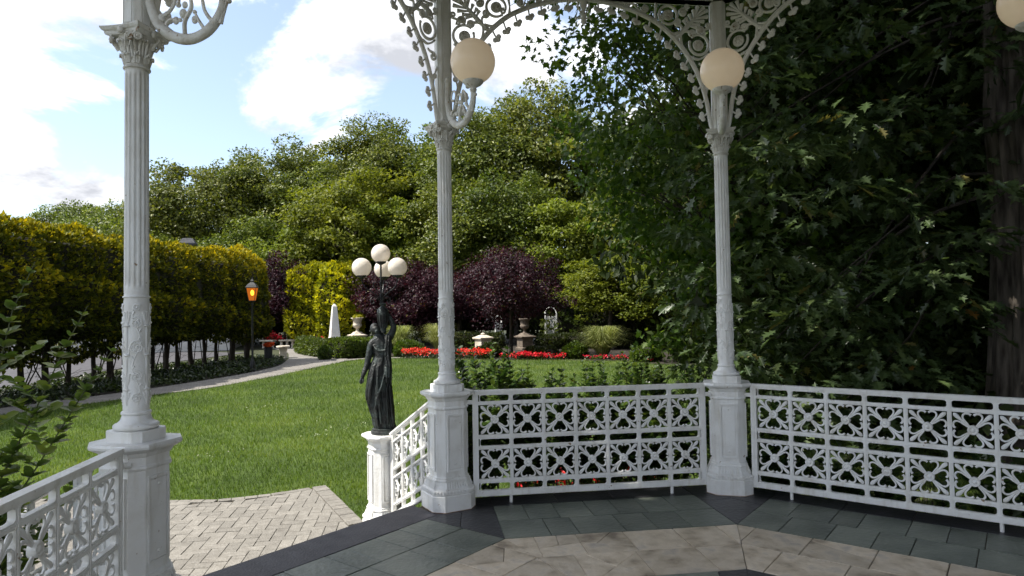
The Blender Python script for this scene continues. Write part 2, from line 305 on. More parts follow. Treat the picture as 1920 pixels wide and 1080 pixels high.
def inpoly(x, y, poly):
    r = np.zeros(len(x), bool); n = len(poly)
    for i in range(n):
        x0, y0 = poly[i]; x1, y1 = poly[(i + 1) % n]
        c = ((y0 > y) != (y1 > y)) & (x < (x1 - x0)*(y - y0)/((y1 - y0) if y1 != y0 else 1e-9) + x0); r ^= c
    return r
# ---- leaf clouds
RNG = np.random.default_rng(11)
def leaf_template(kind):
    if kind == 'diamond': v = [(0, 0, 0), (-.30, .45, .10), (0, 1, -.04), (.30, .45, .10)]; f = [(0, 3, 2), (0, 2, 1)]
    elif kind == 'oval': v = [(0, 0, 0), (-.31, .30, .07), (-.31, .66, .07), (0, 1, -.05), (.31, .66, .07), (.31, .30, .07)]; f = [(0, 5, 4, 3), (0, 3, 2, 1)]
    elif kind == 'round': v = [(0, 0, 0), (-.22, .16, .05), (-.35, .45, .09), (-.26, .80, .06), (0, 1, -.05), (.26, .80, .06), (.35, .45, .09), (.22, .16, .05)]; f = [(0, 7, 6, 5, 4), (0, 4, 3, 2, 1)]
    elif kind == 'maple':
        half = [(0, -.12), (.10, .02), (.42, .0), (.28, .22), (.55, .42), (.26, .48), (.20, .62)]; v = [(x, y, 0.10*abs(x)) for x, y in half] + [(0, 1.0, -.08)] + [(-x, y, 0.10*abs(x)) for x, y in reversed(half[1:])]
        k = len(half); f = [tuple(range(0, k + 1)), tuple([0] + list(range(k, len(v))))]
    elif kind == 'oak':
        half = [(0, -.08), (.05, .10), (.26, .20), (.10, .32), (.40, .50), (.13, .56), (.30, .78), (.09, .80)]; v = [(x, y, 0.14*abs(x)) for x, y in half] + [(0, 1.05, -.10)] + [(-x, y, 0.14*abs(x)) for x, y in reversed(half[1:])]
        k = len(half); f = [tuple(range(0, k + 1)), tuple([0] + list(range(k, len(v))))]
    elif kind == 'blade': v = [(-.06, 0, 0), (.06, 0, 0), (0, 1, 0)]; f = [(0, 1, 2)]
    return np.array(v, float), f
def leaf_mesh(name, mat, pos, direc, nrm, size, kind='diamond', var=None):
    """one mesh of many small leaves: direc = where the tip points, nrm = upper side"""
    T, F = leaf_template(kind); N = len(pos); k = len(T)
    y = direc/np.maximum(np.linalg.norm(direc, axis=1, keepdims=True), 1e-9)
    z = nrm - y*np.sum(nrm*y, axis=1, keepdims=True); z /= np.maximum(np.linalg.norm(z, axis=1, keepdims=True), 1e-9); x = np.cross(y, z)
    s = np.asarray(size).reshape(-1, 1, 1)*np.ones((N, 1, 1))
    V = pos[:, None, :] + s*(T[None, :, 0:1]*x[:, None, :] + T[None, :, 1:2]*y[:, None, :] + T[None, :, 2:3]*z[:, None, :])
    me = bpy.data.meshes.new(name); me.vertices.add(N*k); me.vertices.foreach_set('co', V.reshape(-1))
    loops = []; starts = []; tot = []; off = 0
    base = np.concatenate([np.array(f) for f in F]); lens = [len(f) for f in F]; st = np.concatenate([[0], np.cumsum(lens)[:-1]]); nl = int(sum(lens))
    LI = (np.arange(N)[:, None]*k + base[None, :]).reshape(-1); LS = (np.arange(N)[:, None]*nl + st[None, :]).reshape(-1)
    me.loops.add(N*nl); me.loops.foreach_set('vertex_index', LI.astype(np.int32))
    me.polygons.add(N*len(F)); me.polygons.foreach_set('loop_start', LS.astype(np.int32))
    a = me.attributes.new('var', 'FLOAT', 'POINT')
    if var is None: var = RNG.random(N)
    a.data.foreach_set('value', np.repeat(np.asarray(var, float), k))
    me.materials.append(mat); me.update(calc_edges=True); me.validate(); return me
def unit(n):
    v = RNG.normal(size=(n, 3)); return v/np.linalg.norm(v, axis=1, keepdims=True)
def crown_points(nclump, per, rad, clump, seed, low=-0.55, shell=0.5, flat=0.6, keep=None):
    """clumps of leaves through an uneven ellipsoid crown; returns positions, outward directions"""
    global RNG
    RNG = np.random.default_rng(seed)
    d = unit(nclump*4); d = d[d[:, 2] > low][:nclump]; nclump = len(d)
    lump = 1 + 0.22*np.sin(d[:, 0]*4.1 + seed) * np.cos(d[:, 1]*3.7 + seed*2) + 0.16*np.sin(d[:, 2]*5 + d[:, 0]*3 + seed)
    rr = (shell + (1 - shell)*RNG.random(nclump)**0.55)*lump
    cc = d*rr[:, None]*np.array(rad)
    if keep is not None: k_ = keep(cc); cc = cc[k_]; d = d[k_]; nclump = len(cc)
    cr = clump*(0.6 + 0.8*RNG.random(nclump))
    u = unit(nclump*per); u[:, 2] = u[:, 2]*0.85 + 0.25
    ci = np.repeat(np.arange(nclump), per)
    pos = cc[ci] + u*cr[ci][:, None]*(0.62 + 0.38*RNG.random((nclump*per, 1)))*np.array([1, 1, flat])
    out = u*0.8 + d[ci]*0.5 + np.array([0, 0, 0.5])
    return pos, out, cc
def crown_mesh(name, mat, nclump, per, rad, clump, leaf, seed, kind='diamond', **kw):
    pos, out, cc = crown_points(nclump, per, rad, clump, seed, **kw); N = len(pos)
    dr = unit(N) + out*0.4 + np.array([0, 0, -0.35]); var = np.clip(RNG.normal(0.45, 0.22, N) + 0.10*np.repeat(RNG.normal(0, 1, len(cc)), per), 0, 1)
    return leaf_mesh(name, mat, pos, dr, out + unit(N)*0.7, leaf*(0.7 + 0.6*RNG.random(N)), kind, var), cc

# ------------------------------------------------------------------ ground, lawn, paths, patio
def sheet(name, poly, z, mat, parent=None, kind='structure'):
    me = bpy.data.meshes.new(name); me.from_pydata([(x, y, z) for x, y in poly], [], [tuple(range(len(poly)))]); me.materials.append(mat)
    o = link(name, me, parent)
    if parent is None: o['kind'] = kind
    return o
def strip(name, A, B, z, mat):
    vs = [(*p, z) for p in A] + [(*p, z) for p in B]; n = len(A)
    me = bpy.data.meshes.new(name); me.from_pydata(vs, [], [(i, i + 1, n + i + 1, n + i) for i in range(n - 1)]); me.materials.append(mat)
    o = link(name, me); o['kind'] = 'structure'; return o
sheet('ground', [(-900, -300), (900, -300), (900, 1500), (-900, 1500)], GZ - 0.02, MT['earth'])
LAWN = [(-13, 2.6), (9, 2.6), (9.5, 19), (6.9, 20.4), (6.23, 22.1), (4.22, 23.3), (2.2, 24.05), (-0.53, 25.6), (-2.32, 26.6), (-3.4, 27.3), (-4.47, 25.9), (-5.32, 23.05), (-6.07, 20.2), (-7.12, 17.0), (-8.21, 15.6), (-10.12, 12.8), (-13.5, 9.5)]
sheet('lawn', LAWN, GZ, MT['lawn'])
near = [(-14.5, 7.9), (-12.2, 10.4), (-10.12, 12.79), (-8.21, 15.63), (-7.12, 17.2), (-6.07, 20.17), (-5.32, 22.99), (-4.6, 25.9), (-4.9, 29.3), (-6.4, 33.6), (-8.2, 37.5)]
far_ = [(-15.6, 8.9), (-13.3, 11.5), (-10.9, 13.9), (-9.1, 16.85), (-8.15, 19.0), (-7.35, 21.3), (-6.9, 24.0), (-7.05, 26.4), (-7.45, 29.3), (-8.6, 34.3), (-10.6, 38.6)]
ns, fs_ = spline(near, 5), spline(far_, 5)
strip('garden_path', ns, fs_, GZ + 0.012, MT['pathpave'])
b1 = spline([(-5.2, 26.7), (-4.2, 27.3), (-3.2, 27.55), (-2.0, 27.5), (-0.9, 27.9)], 4); b2 = spline([(-4.9, 25.6), (-4.25, 26.45), (-3.5, 26.95), (-2.32, 26.95), (-0.9, 27.2)], 4)
strip('side_path', b1, b2, GZ + 0.008, MT['pathpave'])
sheet('planting_bed', [(-3.9, 29.5), (-2.0, 27.55), (-2.3, 26.6), (-0.53, 25.63), (2.2, 24.07), (4.22, 23.36), (6.23, 22.11), (7.1, 20.2), (10.5, 18.4), (22, 20), (24, 44), (-6, 44)], GZ + 0.004, MT['soil'])
sheet('hedge_bed', [(-17, 9.6)] + fs_[5:38] + [(-8.4, 29.0), (-9.6, 28.6), (-12.6, 24), (-14.2, 14)], GZ + 0.004, MT['soil'])
sheet('car_park', [(-12.4, 12), (-13.2, 24), (-10.5, 34), (-14, 36), (-42, 40), (-48, 10)], GZ + 0.003, MT['asphalt'])
strip('shrub_bed', [(-6.2, -0.8), (-3.1, -0.9), (-3.2, 1.0), (-4.3, 1.8)], [(-7.4, -0.4), (-7.0, 1.5), (-5.6, 2.3), (-5.0, 2.5)], GZ + 0.004, MT['soil'])
strip('border_bed', [(-1.75, 3.55), (-0.9, 3.1), (1.3, 3.1), (3.2, 2.1)], [(-1.35, 4.35), (-0.4, 4.75), (2.1, 5.0), (5.6, 6.4)], GZ + 0.004, MT['soil'])

PATIO = [(-1.0, 2.2), (-1.93, 4.11), (-2.515, 5.638), (-3.078, 5.362), (-3.608, 5.233), (-4.163, 5.32), (-5.2, 5.55), (-7.0, 6.1), (-11, 7.4), (-11.8, 5.4), (-8.0, 4.1), (-5.4, 3.3), (-3.2, 1.2)]
patio = sheet('patio', PATIO, GZ + 0.006, MT['bedding'])
PW = 0.112
def paver_mesh(poly, nm='paver'):
    b_ = MB(); p2 = inset(poly, 0.0025); p3 = inset(poly, 0.006)
    b_.loft([[(x, y, GZ + 0.004) for x, y in p2], [(x, y, GZ + 0.020) for x, y in p2], [(x, y, GZ + 0.024) for x, y in p3]])
    return b_.mesh(nm, MT['paver'])
SHARED = {}
def paver(poly, dx=0, dy=0, key=None):
    if key is not None and key in SHARED: me = SHARED[key]
    else:
        me = paver_mesh(poly)
        if key is not None: SHARED[key] = me
    o = link('paver', me, patio, (dx, dy, random.uniform(-0.0025, 0.0025))); return o
random.seed(3)
bx, by = -1.977 - -2.515, 4.227 - 5.638; bl = math.hypot(bx, by); bx /= bl; by /= bl          # along the right-hand soldier course, towards the steps
nx, ny = -by, bx                                                                            # points away from the patio (to the right)
if nx < 0: nx, ny = -nx, -ny
dR = nx*-2.515 + ny*5.638 - 0.165
cnt = 0; rest = MB()
for i in range(-62, 2):
    for j in range(0, 50):
        for hv in (0, 1):
            if hv == 0 and (i - j) % 4 == 0: w, h = 2*PW, PW
            elif hv == 1 and (i - j) % 4 == 3: w, h = PW, 2*PW
            else: continue
            x0, y0 = -1.40 + i*PW, 1.5 + j*PW
            poly = [(x0, y0), (x0 + w, y0), (x0 + w, y0 + h), (x0, y0 + h)]
            q = clip(poly, nx, ny, dR - 0.004)
            if len(q) >= 3:
                for (a, b_) in (((-2.515, 5.638), (-3.078, 5.362)), ((-3.078, 5.362), (-3.608, 5.233)), ((-3.608, 5.233), (-4.163, 5.32))):
                    cx_ = sum(p[0] for p in q)/len(q)
                    if not (b_[0] - 0.2 <= cx_ <= a[0] + 0.2): continue
                    ex, ey = a[0] - b_[0], a[1] - b_[1]; el = math.hypot(ex, ey); mx_, my_ = -ey/el, ex/el
                    q = clip(q, mx_, my_, mx_*a[0] + my_*a[1] - 0.10)
                    if len(q) < 3: break
            if len(q) < 3 or area(q) < 0.002: continue
            cx_ = sum(p[0] for p in q)/len(q); cy_ = sum(p[1] for p in q)/len(q)
            if (-cx_ + cy_)/math.sqrt(2) < 3.95: continue                                       # under the steps
            if not inpoly(np.array([cx_]), np.array([cy_]), PATIO)[0]: continue
            vis = cx_ > -4.35 and cy_ > 2.95
            if vis and cnt < 285:
                cnt += 1
                if abs(area(q) - 2*PW*PW) < 1e-6: paver([(0, 0), (w, 0), (w, h), (0, h)], x0, y0, hv)
                else: paver(q)
            else:
                p2 = inset(q, 0.004); rest.loft([[(x, y, GZ + 0.004) for x, y in p2], [(x, y, GZ + 0.022) for x, y in p2]])
o = rest.build('paver', MT['paver'], patio); o['kind'] = 'stuff'
for k in range(14):                                                                          # soldier course on the right
    a0, a1 = 0.01 + k*0.115, 0.01 + (k + 1)*0.115
    q = []
    for (s, wd) in ((a0, 0), (a1, 0), (a1, -0.16), (a0, -0.16)): q.append((-2.515 + bx*s + nx*wd, 5.638 + by*s + ny*wd))
    paver(q)
for (a, b_) in (((-2.69, 5.552), (-3.078, 5.362)), ((-3.078, 5.362), (-3.608, 5.233)), ((-3.608, 5.233), (-4.163, 5.32))):   # edging along the lawn
    ex, ey = b_[0] - a[0], b_[1] - a[1]; el = math.hypot(ex, ey); k = round(el/0.135); ex /= el; ey /= el
    for i in range(k):
        s0, s1 = el*i/k, el*(i + 1)/k
        paver([(a[0] + ex*s0, a[1] + ey*s0), (a[0] + ex*s1, a[1] + ey*s1), (a[0] + ex*s1 - ey*0.10, a[1] + ey*s1 + ex*0.10), (a[0] + ex*s0 - ey*0.10, a[1] + ey*s0 + ex*0.10)])

# ------------------------------------------------------------------ gazebo floor and steps
def pol(rad, deg): return (rad*math.cos(math.radians(deg)), rad*math.sin(math.radians(deg)))
T22 = math.tan(math.radians(22.5)); C22 = math.cos(math.radians(22.5))
fl = MB(); fl.prism([pol(3.03/C22, 22.5 + 45*k) for k in range(8)], GZ - 0.02, -0.012)
floor_o = fl.build('gazebo_floor', MT['mortar']); floor_o['kind'] = 'structure'
def sec(phi, s, a):
    c, s_ = math.cos(math.radians(phi)), math.sin(math.radians(phi)); return (a*c + s*s_, a*s_ - s*c)
def tile(polysa, phi, mat, name='floor_tile', g=0.0035, zj=0.0012):
    if len(polysa) < 3 or area(polysa) < 0.0012: return
    q = inset([sec(phi, s, a) for s, a in polysa], g); q2 = inset(q, 0.0025); dz = random.uniform(-zj, zj)
    if sum(q[i][0]*q[(i + 1) % len(q)][1] - q[(i + 1) % len(q)][0]*q[i][1] for i in range(len(q))) < 0: q.reverse(); q2.reverse()
    b_ = MB(); b_.loft([[(x, y, -0.011) for x, y in q], [(x, y, -0.003 + dz) for x, y in q], [(x, y, 0.0 + dz) for x, y in q2]])
    b_.build(name, MT[mat], floor_o)
random.seed(8)
for phi in (135, 90, 45, 0):
    steps = phi == 135
    aout = 2.741 if steps else 2.76
    for r, (a0, a1) in enumerate(((2.0, 2.38), (2.38, aout))):                               # two rows of green slate
        xs = [-0.83]; n = 6 if r == 0 else 7
        for i in range(1, n): xs.append(-0.83 + 1.66*i/n + random.uniform(-0.05, 0.05))
        xs.append(0.83)
        for i in range(len(xs) - 1): tile([(xs[i], a0), (xs[i + 1], a0), (xs[i + 1], a1), (xs[i], a1)], phi, 'slate')
    if not steps:                                                                            # black strip under the railing
        xs = [-0.83, -0.30, 0.16, 0.83]
        for i in range(3): tile([(xs[i], 2.76), (xs[i + 1], 2.76), (xs[i + 1], 3.03), (xs[i], 3.03)], phi, 'black')
    for r, (a0, a1) in enumerate(((1.235, 1.63), (1.63, 2.0))):                              # tan flags, cut on the radial joints
        n = 4 if r == 0 else 5; wdt = 2*a1*T22; x = -wdt/2 - random.uniform(0.05, 0.2)
        while x < wdt/2:
            x1 = x + random.uniform(0.27, 0.40); q = [(x, a0), (x1, a0), (x1, a1), (x, a1)]
            q = clip(q, 1, -T22, 0); q = clip(q, -1, -T22, 0) if len(q) >= 3 else q
            if len(q) >= 3 and area(q) > 0.05 and random.random() < 0.42:                    # a cracked flag in two or three pieces
                cx_ = sum(p[0] for p in q)/len(q); cy_ = sum(p[1] for p in q)/len(q); an = random.uniform(0.3, 2.8); c_, s_ = math.cos(an), math.sin(an)
                off = random.uniform(-0.05, 0.05); d_ = c_*cx_ + s_*cy_ + off
                tile(clip(q, c_, s_, d_), phi, 'tan', 'flagstone', 0.0016); h2 = clip(q, -c_, -s_, -d_)
                if random.random() < 0.5 and len(h2) >= 3:
                    cx_ = sum(p[0] for p in h2)/len(h2); cy_ = sum(p[1] for p in h2)/len(h2); an += 1.3; c_, s_ = math.cos(an), math.sin(an); d_ = c_*cx_ + s_*cy_
                    tile(clip(h2, c_, s_, d_), phi, 'tan', 'flagstone', 0.0016); tile(clip(h2, -c_, -s_, -d_), phi, 'tan', 'flagstone', 0.0016)
                elif len(h2) >= 3: tile(h2, phi, 'tan', 'flagstone', 0.0016)
            elif len(q) >= 3: tile(q, phi, 'tan', 'flagstone', 0.004)
            x = x1
    q = [(-1.235*T22, 1.235), (1.235*T22, 1.235), (0.52*T22, 0.52), (-0.52*T22, 0.52)]
    tile([(-0.33, 1.232), (0.33, 1.232), (0.22, 0.80), (-0.22, 0.80)], phi, 'slate'); tile([(0.33, 1.232), (0.511, 1.232), (0.335, 0.80), (0.22, 0.80)], phi, 'black'); tile([(-0.511, 1.232), (-0.33, 1.232), (-0.22, 0.80), (-0.335, 0.80)], phi, 'black')
    tile([(-0.33, 0.795), (0.33, 0.795), (0.02, 0.03), (-0.02, 0.03)], phi, 'slate')
for ang in (157.5, 112.5, 67.5, 22.5):                                                       # black kites at the column feet
    pa, pb = ang + 22.5, ang - 22.5
    sa = 0.83; ao = 3.03 if pa != 135 else 2.741; bo = 3.03 if pb != 135 else 2.741
    apex = pol(2.0/C22, ang); A = sec(pa, 0.83, ao); B = sec(pb, -0.83, bo); O = pol(3.03/C22, ang) if ao == bo else pol(2.98/C22, ang); mid = pol(2.62/C22, ang)
    Am = tuple((apex[i]*0.45 + A[i]*0.55) for i in (0, 1)); Bm = tuple((apex[i]*0.45 + B[i]*0.55) for i in (0, 1))
    for q in ([apex, Bm, mid, Am], [Am, mid, O, A], [mid, Bm, B, O]):
        q2 = inset(q, 0.003)
        if sum(q2[i][0]*q2[(i + 1) % 4][1] - q2[(i + 1) % 4][0]*q2[i][1] for i in range(4)) < 0: q2.reverse()
        MB().loft([[(x, y, -0.011) for x, y in q2], [(x, y, -0.0005 + random.uniform(-.001, .001)) for x, y in q2]]).build('floor_tile', MT['black'], floor_o)
st = MB()
q = [sec(135, s, a) for s, a in ((-0.95, 2.744), (0.95, 2.744), (1.02, 3.085), (-1.02, 3.085))]
stairs = thing('entrance_steps', 'dark slate steps leading down from the gazebo floor to the patio', 'steps')
MB().loft([[(x, y, -0.045) for x, y in reversed(q)], [(x, y, -0.004) for x, y in reversed(q)], [(x, y, 0.0015) for x, y in reversed(inset(q, 0.004))]]).build('nosing', MT['slab'], stairs)
for k, (a0, a1, zt) in enumerate(((3.03, 3.40, -0.17), (3.40, 3.74, -0.34))):
    q = [sec(135, s, a) for s, a in ((-1.25, a0), (1.25, a0), (1.35, a1), (-1.35, a1))]
    MB().loft([[(x, y, GZ - 0.02) for x, y in reversed(q)], [(x, y, zt) for x, y in reversed(q)]]).build('tread', MT['slab'], stairs)

# ------------------------------------------------------------------ columns
def bead_ring(w, c, z, r, n=7):
    """egg moulding round a chamfered square"""
    b_ = MB(); q = w - c
    P = [(-q, -w), (q, -w), (w, -q), (w, q), (q, w), (-q, w), (-w, q), (-w, -q)]
    for i in range(8):
        a, d = P[i], P[(i + 1) % 8]; ln = math.hypot(d[0] - a[0], d[1] - a[1]); k = max(2, round(ln/(r*2.1)))
        for j in range(k):
            t = (j + 0.5)/k; b_.ball((a[0] + (d[0] - a[0])*t, a[1] + (d[1] - a[1])*t, z), (r, r, r*1.15), 6, 4)
    return b_
PED = {}
PED['body'] = MB().csq([(0.183, 0.073, 0), (0.183, 0.073, 0.118), (0.176, 0.071, 0.124), (0.180, 0.072, 0.13), (0.180, 0.072, 0.158), (0.168, 0.068, 0.166), (0.160, 0.065, 0.172), (0.150, 0.061, 0.195), (0.146, 0.059, 0.222),
    (0.150, 0.060, 0.226), (0.150, 0.060, 0.236), (0.142, 0.057, 0.240), (0.142, 0.057, 0.252), (0.133, 0.054, 0.258), (0.133, 0.054, 0.772), (0.140, 0.056, 0.776), (0.143, 0.057, 0.785), (0.140, 0.056, 0.793), (0.134, 0.054, 0.797),
    (0.134, 0.054, 0.838), (0.140, 0.056, 0.842), (0.150, 0.060, 0.862), (0.172, 0.069, 0.876), (0.184, 0.073, 0.884), (0.187, 0.074, 0.896), (0.183, 0.073, 0.9085)]).mesh('pedestal', MT['paint'])
PED['egg'] = bead_ring(0.178, 0.071, 0.148, 0.0125).mesh('egg_moulding', MT['paint'], True)
lb = MB()
for s4 in range(4):
    rot = Matrix.Rotation(s4*PI/2, 3, 'Z')
    for i in range(9):
        x = -0.085 + 0.17*i/8
        b_ = MB(); b_.tube([(x*1.05, -0.164, 0.172), (x, -0.155, 0.196), (x*0.95, -0.149, 0.221)], [0.0085, 0.0075, 0.004], 5)
        lb.add([rot @ Vector(v) for v in b_.v], b_.f)
PED['leafband'] = lb.mesh('leaf_moulding', MT['paint'], True)
pb_ = MB()
for (xa, xb, za, zb) in ((-0.068, 0.068, 0.726, 0.74), (-0.068, 0.068, 0.30, 0.314), (-0.068, -0.056, 0.314, 0.726), (0.056, 0.068, 0.314, 0.726)): pb_.span((xa, -0.146, za), (xb, -0.130, zb))
PED['trim'] = pb_.mesh('panel_trim', MT['paint'])
PED['plate'] = MB().span((-0.050, -0.1405, 0.320), (0.050, -0.131, 0.720)).mesh('panel', MT['paint'])
bm_ = MB().lathe([(0.009, 0.0), (0.009, 0.003), (0.006, 0.007), (0.004, 0.007), (0.004, 0.004)], 10, (0, -0.1405, 0), 'y'); PED['bolt'] = bm_.mesh('bolt', MT['paint'], True)
PED['rust'] = MB().csq([(0.1842, 0.0732, 0.0), (0.1842, 0.0732, 0.0045)]).mesh('rust_line', MT['rust'])
def pedestal(root, faces=(0, 1, 2, 3), plates=(0, 2)):
    p = link('pedestal', PED['body'], root); link('rust_line', PED['rust'], p); link('egg_moulding', PED['egg'], p); link('leaf_moulding', PED['leafband'], p)
    for k in faces:
        link('panel_trim', PED['trim'], p, (0, 0, 0), (0, 0, k*PI/2))
        if k in plates:
            link('panel', PED['plate'], p, (0, 0, 0), (0, 0, k*PI/2))
            for z in (0.352, 0.69): link('bolt', PED['bolt'], p, (0, 0, z), (0, 0, k*PI/2))
    return p
COLM = {}
COLM['plinth'] = MB().csq([(0.112, 0.034, 0.9085), (0.112, 0.034, 0.962), (0.110, 0.034, 0.964)]).mesh('plinth', MT['paint'])
tor = lambda r, z, rr, k=7: [(r + rr*math.cos(a), z + rr*math.sin(a)) for a in np.linspace(-PI/2, PI/2, k)]
COLM['base'] = MB().lathe([(0.09, 0.963)] + tor(0.092, 0.980, 0.016) + [(0.086, 1.0), (0.074, 1.012), (0.068, 1.03), (0.066, 1.036)] + tor(0.061, 1.047, 0.011) + [(0.062, 1.06), (0.062, 1.07)], 40).mesh('base', MT['paint'], True)
COLM['drum'] = MB().lathe([(0.062, 1.069), (0.0615, 1.3), (0.0595, 1.62), (0.058, 1.63)] + tor(0.0585, 1.643, 0.006) + [(0.0575, 1.652), (0.0575, 1.66), (0.058, 1.675)], 40).mesh('drum', MT['paint'], True)
# fluted shaft: 14 flutes that fade out at both ends
rings = []
NF = 14; zs = [1.674, 1.69, 1.70, 1.712, 1.73] + list(np.linspace(1.80, 2.74, 9)) + [2.775, 2.79, 2.80, 2.812, 2.825]
for z in zs:
    fade = min(1, max(0, (z - 1.69)/0.035), 1); fade = min(fade, max(0, (2.812 - z)/0.03)); fade = math.sin(fade*PI/2)
    rb = 0.0582 - 0.0022*(z - 1.67)/1.15; ring = []
    for k in range(NF*8):
        t = (k % 8)/8; d = 0.0 if t < 0.26 else math.sin((t - 0.26)/0.74*PI)**0.8
        rr = rb - 0.0085*fade*d; a = 2*PI*k/(NF*8); ring.append((rr*math.cos(a), rr*math.sin(a), z))
    rings.append(ring)
COLM['shaft'] = MB().loft(rings).mesh('fluted_shaft', MT['paint'], True)
def cylp(th, z, r): return (r*math.sin(th), -r*math.cos(th), z)
def rad_at(z): return 0.0615 - 0.002*(z - 1.3)/0.3 + 0.001
vine = MB(); rr0 = 0.0615
for (th0, z0, r0, turns, sg, a_in) in ((0.80, 1.588, 0.020, 1.4, 1, 0.6), (0.74, 1.510, 0.030, 1.7, -1, 2.2), (0.80, 1.385, 0.036, 1.9, 1, 0.8), (0.72, 1.235, 0.034, 1.3, -1, 2.0), (0.78, 1.125, 0.026, 1.6, 1, 0.4)):
    pts = []
    for i in range(22):
        t = i/21; a = a_in + sg*turns*2*PI*t; rr = r0*(1 - 0.78*t); pts.append(cylp(th0 + rr*math.cos(a)/0.0615, z0 + rr*math.sin(a), 0.0618))
    vine.tube(pts, [0.0052 - 0.0012*i/21 for i in range(22)], 5); vine.ball(cylp(th0, z0, 0.0630), 0.0080, 7, 5)
    for j in range(5):
        a = a_in + sg*j*1.1; vine.ball(cylp(th0 + r0*0.62*math.cos(a)/0.0615, z0 + r0*0.62*math.sin(a), 0.0625), 0.0048, 6, 4)
wave = [cylp(0.77 + 0.30*math.sin((z - 1.08)*2*PI/0.27), z, 0.0615) for z in np.linspace(1.09, 1.60, 34)]
vine.tube(wave, 0.0030, 5)
for i in range(3, 32, 3):
    w_ = wave[i]; th = math.atan2(w_[0], -w_[1]); vine.tube([w_, cylp(th + 0.14*(-1)**i, w_[2] + 0.014, 0.0628), cylp(th + 0.22*(-1)**i, w_[2] + 0.008, 0.0615)], [0.004, 0.0055, 0.002], 5)
COLM['vine'] = vine.mesh('relief_scroll', MT['paint'], True)
can = MB()
can.tube([cylp(0, z, 0.0625) for z in np.linspace(1.09, 1.57, 12)], [0.004, 0.006, 0.007, 0.004, 0.004, 0.006, 0.004, 0.004, 0.004, 0.006, 0.004, 0.003], 6)
for (z, ln, s_) in ((1.50, 0.10, 1), (1.50, 0.10, -1), (1.33, 0.085, 1), (1.33, 0.085, -1), (1.19, 0.09, 1), (1.19, 0.09, -1), (1.12, 0.05, 1), (1.12, 0.05, -1)):
    can.tube([cylp(0.03*s_, z - 0.01, 0.0610), cylp(0.16*s_, z + ln*0.25, 0.0618), cylp(0.24*s_, z + ln*0.62, 0.0616), cylp(0.30*s_, z + ln*0.66, 0.0612), cylp(0.32*s_, z + ln*0.52, 0.0605)], [0.003, 0.006, 0.005, 0.0045, 0.003], 6)
for z in (1.495, 1.345, 1.17): can.ball(cylp(0, z, 0.064), (0.018, 0.012, 0.008), 8, 5)
COLM['cand'] = can.mesh('relief_leaf', MT['paint'], True)
COLM['neck'] = MB().lathe([(0.056, 2.822)] + tor(0.0575, 2.84, 0.0085) + [(0.0555, 2.851), (0.055, 2.858)], 40).mesh('neck_ring', MT['paint_old'], True)
COLM['bell'] = MB().lathe([(0.055, 2.852), (0.056, 2.90), (0.060, 2.93), (0.068, 2.965), (0.082, 2.99), (0.090, 3.0)], 28).mesh('bell', MT['paint_old'], True)
ab = []
for (w, z) in ((0.100, 2.998), (0.104, 3.004), (0.106, 3.016), (0.115, 3.022), (0.121, 3.034), (0.121, 3.040)):
    ring = []
    for k in range(4):
        a0 = PI/2*k
        for t in np.linspace(-1, 1, 9)[:-1]:
            inx = w*(1 - 0.13*(1 - t*t)); x, y = t*w, -inx
            ring.append((x*math.cos(a0) - y*math.sin(a0), x*math.sin(a0) + y*math.cos(a0), z))
    ab.append(ring)
COLM['abacus'] = MB().loft(ab).mesh('abacus', MT['paint_old'])
lf = MB()
for dx, sc in ((-0.5, 0.8), (0, 1.0), (0.5, 0.8)):
    lf.tube([(dx*0.018, -0.056, 2.858), (dx*0.024, -0.061, 2.858 + 0.03*sc), (dx*0.022, -0.067, 2.858 + 0.048*sc), (dx*0.018, -0.076, 2.858 + 0.050*sc), (dx*0.016, -0.079, 2.858 + 0.042*sc)], [0.006, 0.0075, 0.007, 0.006, 0.003], 6)
COLM['leaf'] = lf.mesh('acanthus_leaf', MT['paint_old'], True)
lf2 = MB()
for dx, sc in ((-0.6, 0.85), (0, 1.0), (0.6, 0.85)):
    lf2.tube([(dx*0.022, -0.058, 2.885), (dx*0.03, -0.066, 2.93 + 0.01*sc), (dx*0.028, -0.080, 2.965*1.0 + 0.006*sc), (dx*0.02, -0.093, 2.972), (dx*0.016, -0.096, 2.962)], [0.006, 0.0085, 0.0085, 0.007, 0.003], 6)
COLM['leaf2'] = lf2.mesh('acanthus_leaf', MT['paint_old'], True)
vo = MB(); pts = []
for i in range(20):
    t = i/19; a = PI*0.9 - t*3.4*PI; r_ = 0.022*(1 - 0.72*t); pts.append((0.0 + r_*math.cos(a), -0.118, 2.978 + r_*math.sin(a)))
vo.tube([(-0.035, -0.085, 2.935), (-0.028, -0.105, 2.968)] + pts, [0.005, 0.006] + [0.0062]*20, 6, 1.3); vo.ball((0, -0.120, 2.978), 0.009, 8, 5)
COLM['volute'] = vo.mesh('volute', MT['paint_old'], True)
COLM['fleuron'] = MB().ball((0, -0.108, 3.012), (0.018, 0.012, 0.02), 8, 6).mesh('fleuron', MT['paint_old'], True)
po = MB(); po.csq([(0.060, 0.020, 3.040), (0.060, 0.020, 3.055), (0.055, 0.018, 3.062), (0.055, 0.018, 4.145)])
COLM['post'] = po.mesh('upper_post', MT['paint'])
po = MB()
for k in range(4):
    a = k*PI/2; rot = Matrix.Rotation(a, 3, 'Z')
    b_ = MB().span((-0.022, -0.061, 3.07), (0.022, -0.054, 4.14)).span((-0.034, -0.0585, 3.07), (-0.030, -0.054, 4.14)).span((0.030, -0.0585, 3.07), (0.034, -0.054, 4.14)); po.add([rot @ Vector(v) for v in b_.v], b_.f)
COLM['strips'] = po.mesh('post_strip', MT['paint'])
ANG = [202.5, 157.5, 112.5, 67.5, 22.5]
CP = [Vector((*pol(R8, a), 0)) for a in ANG]
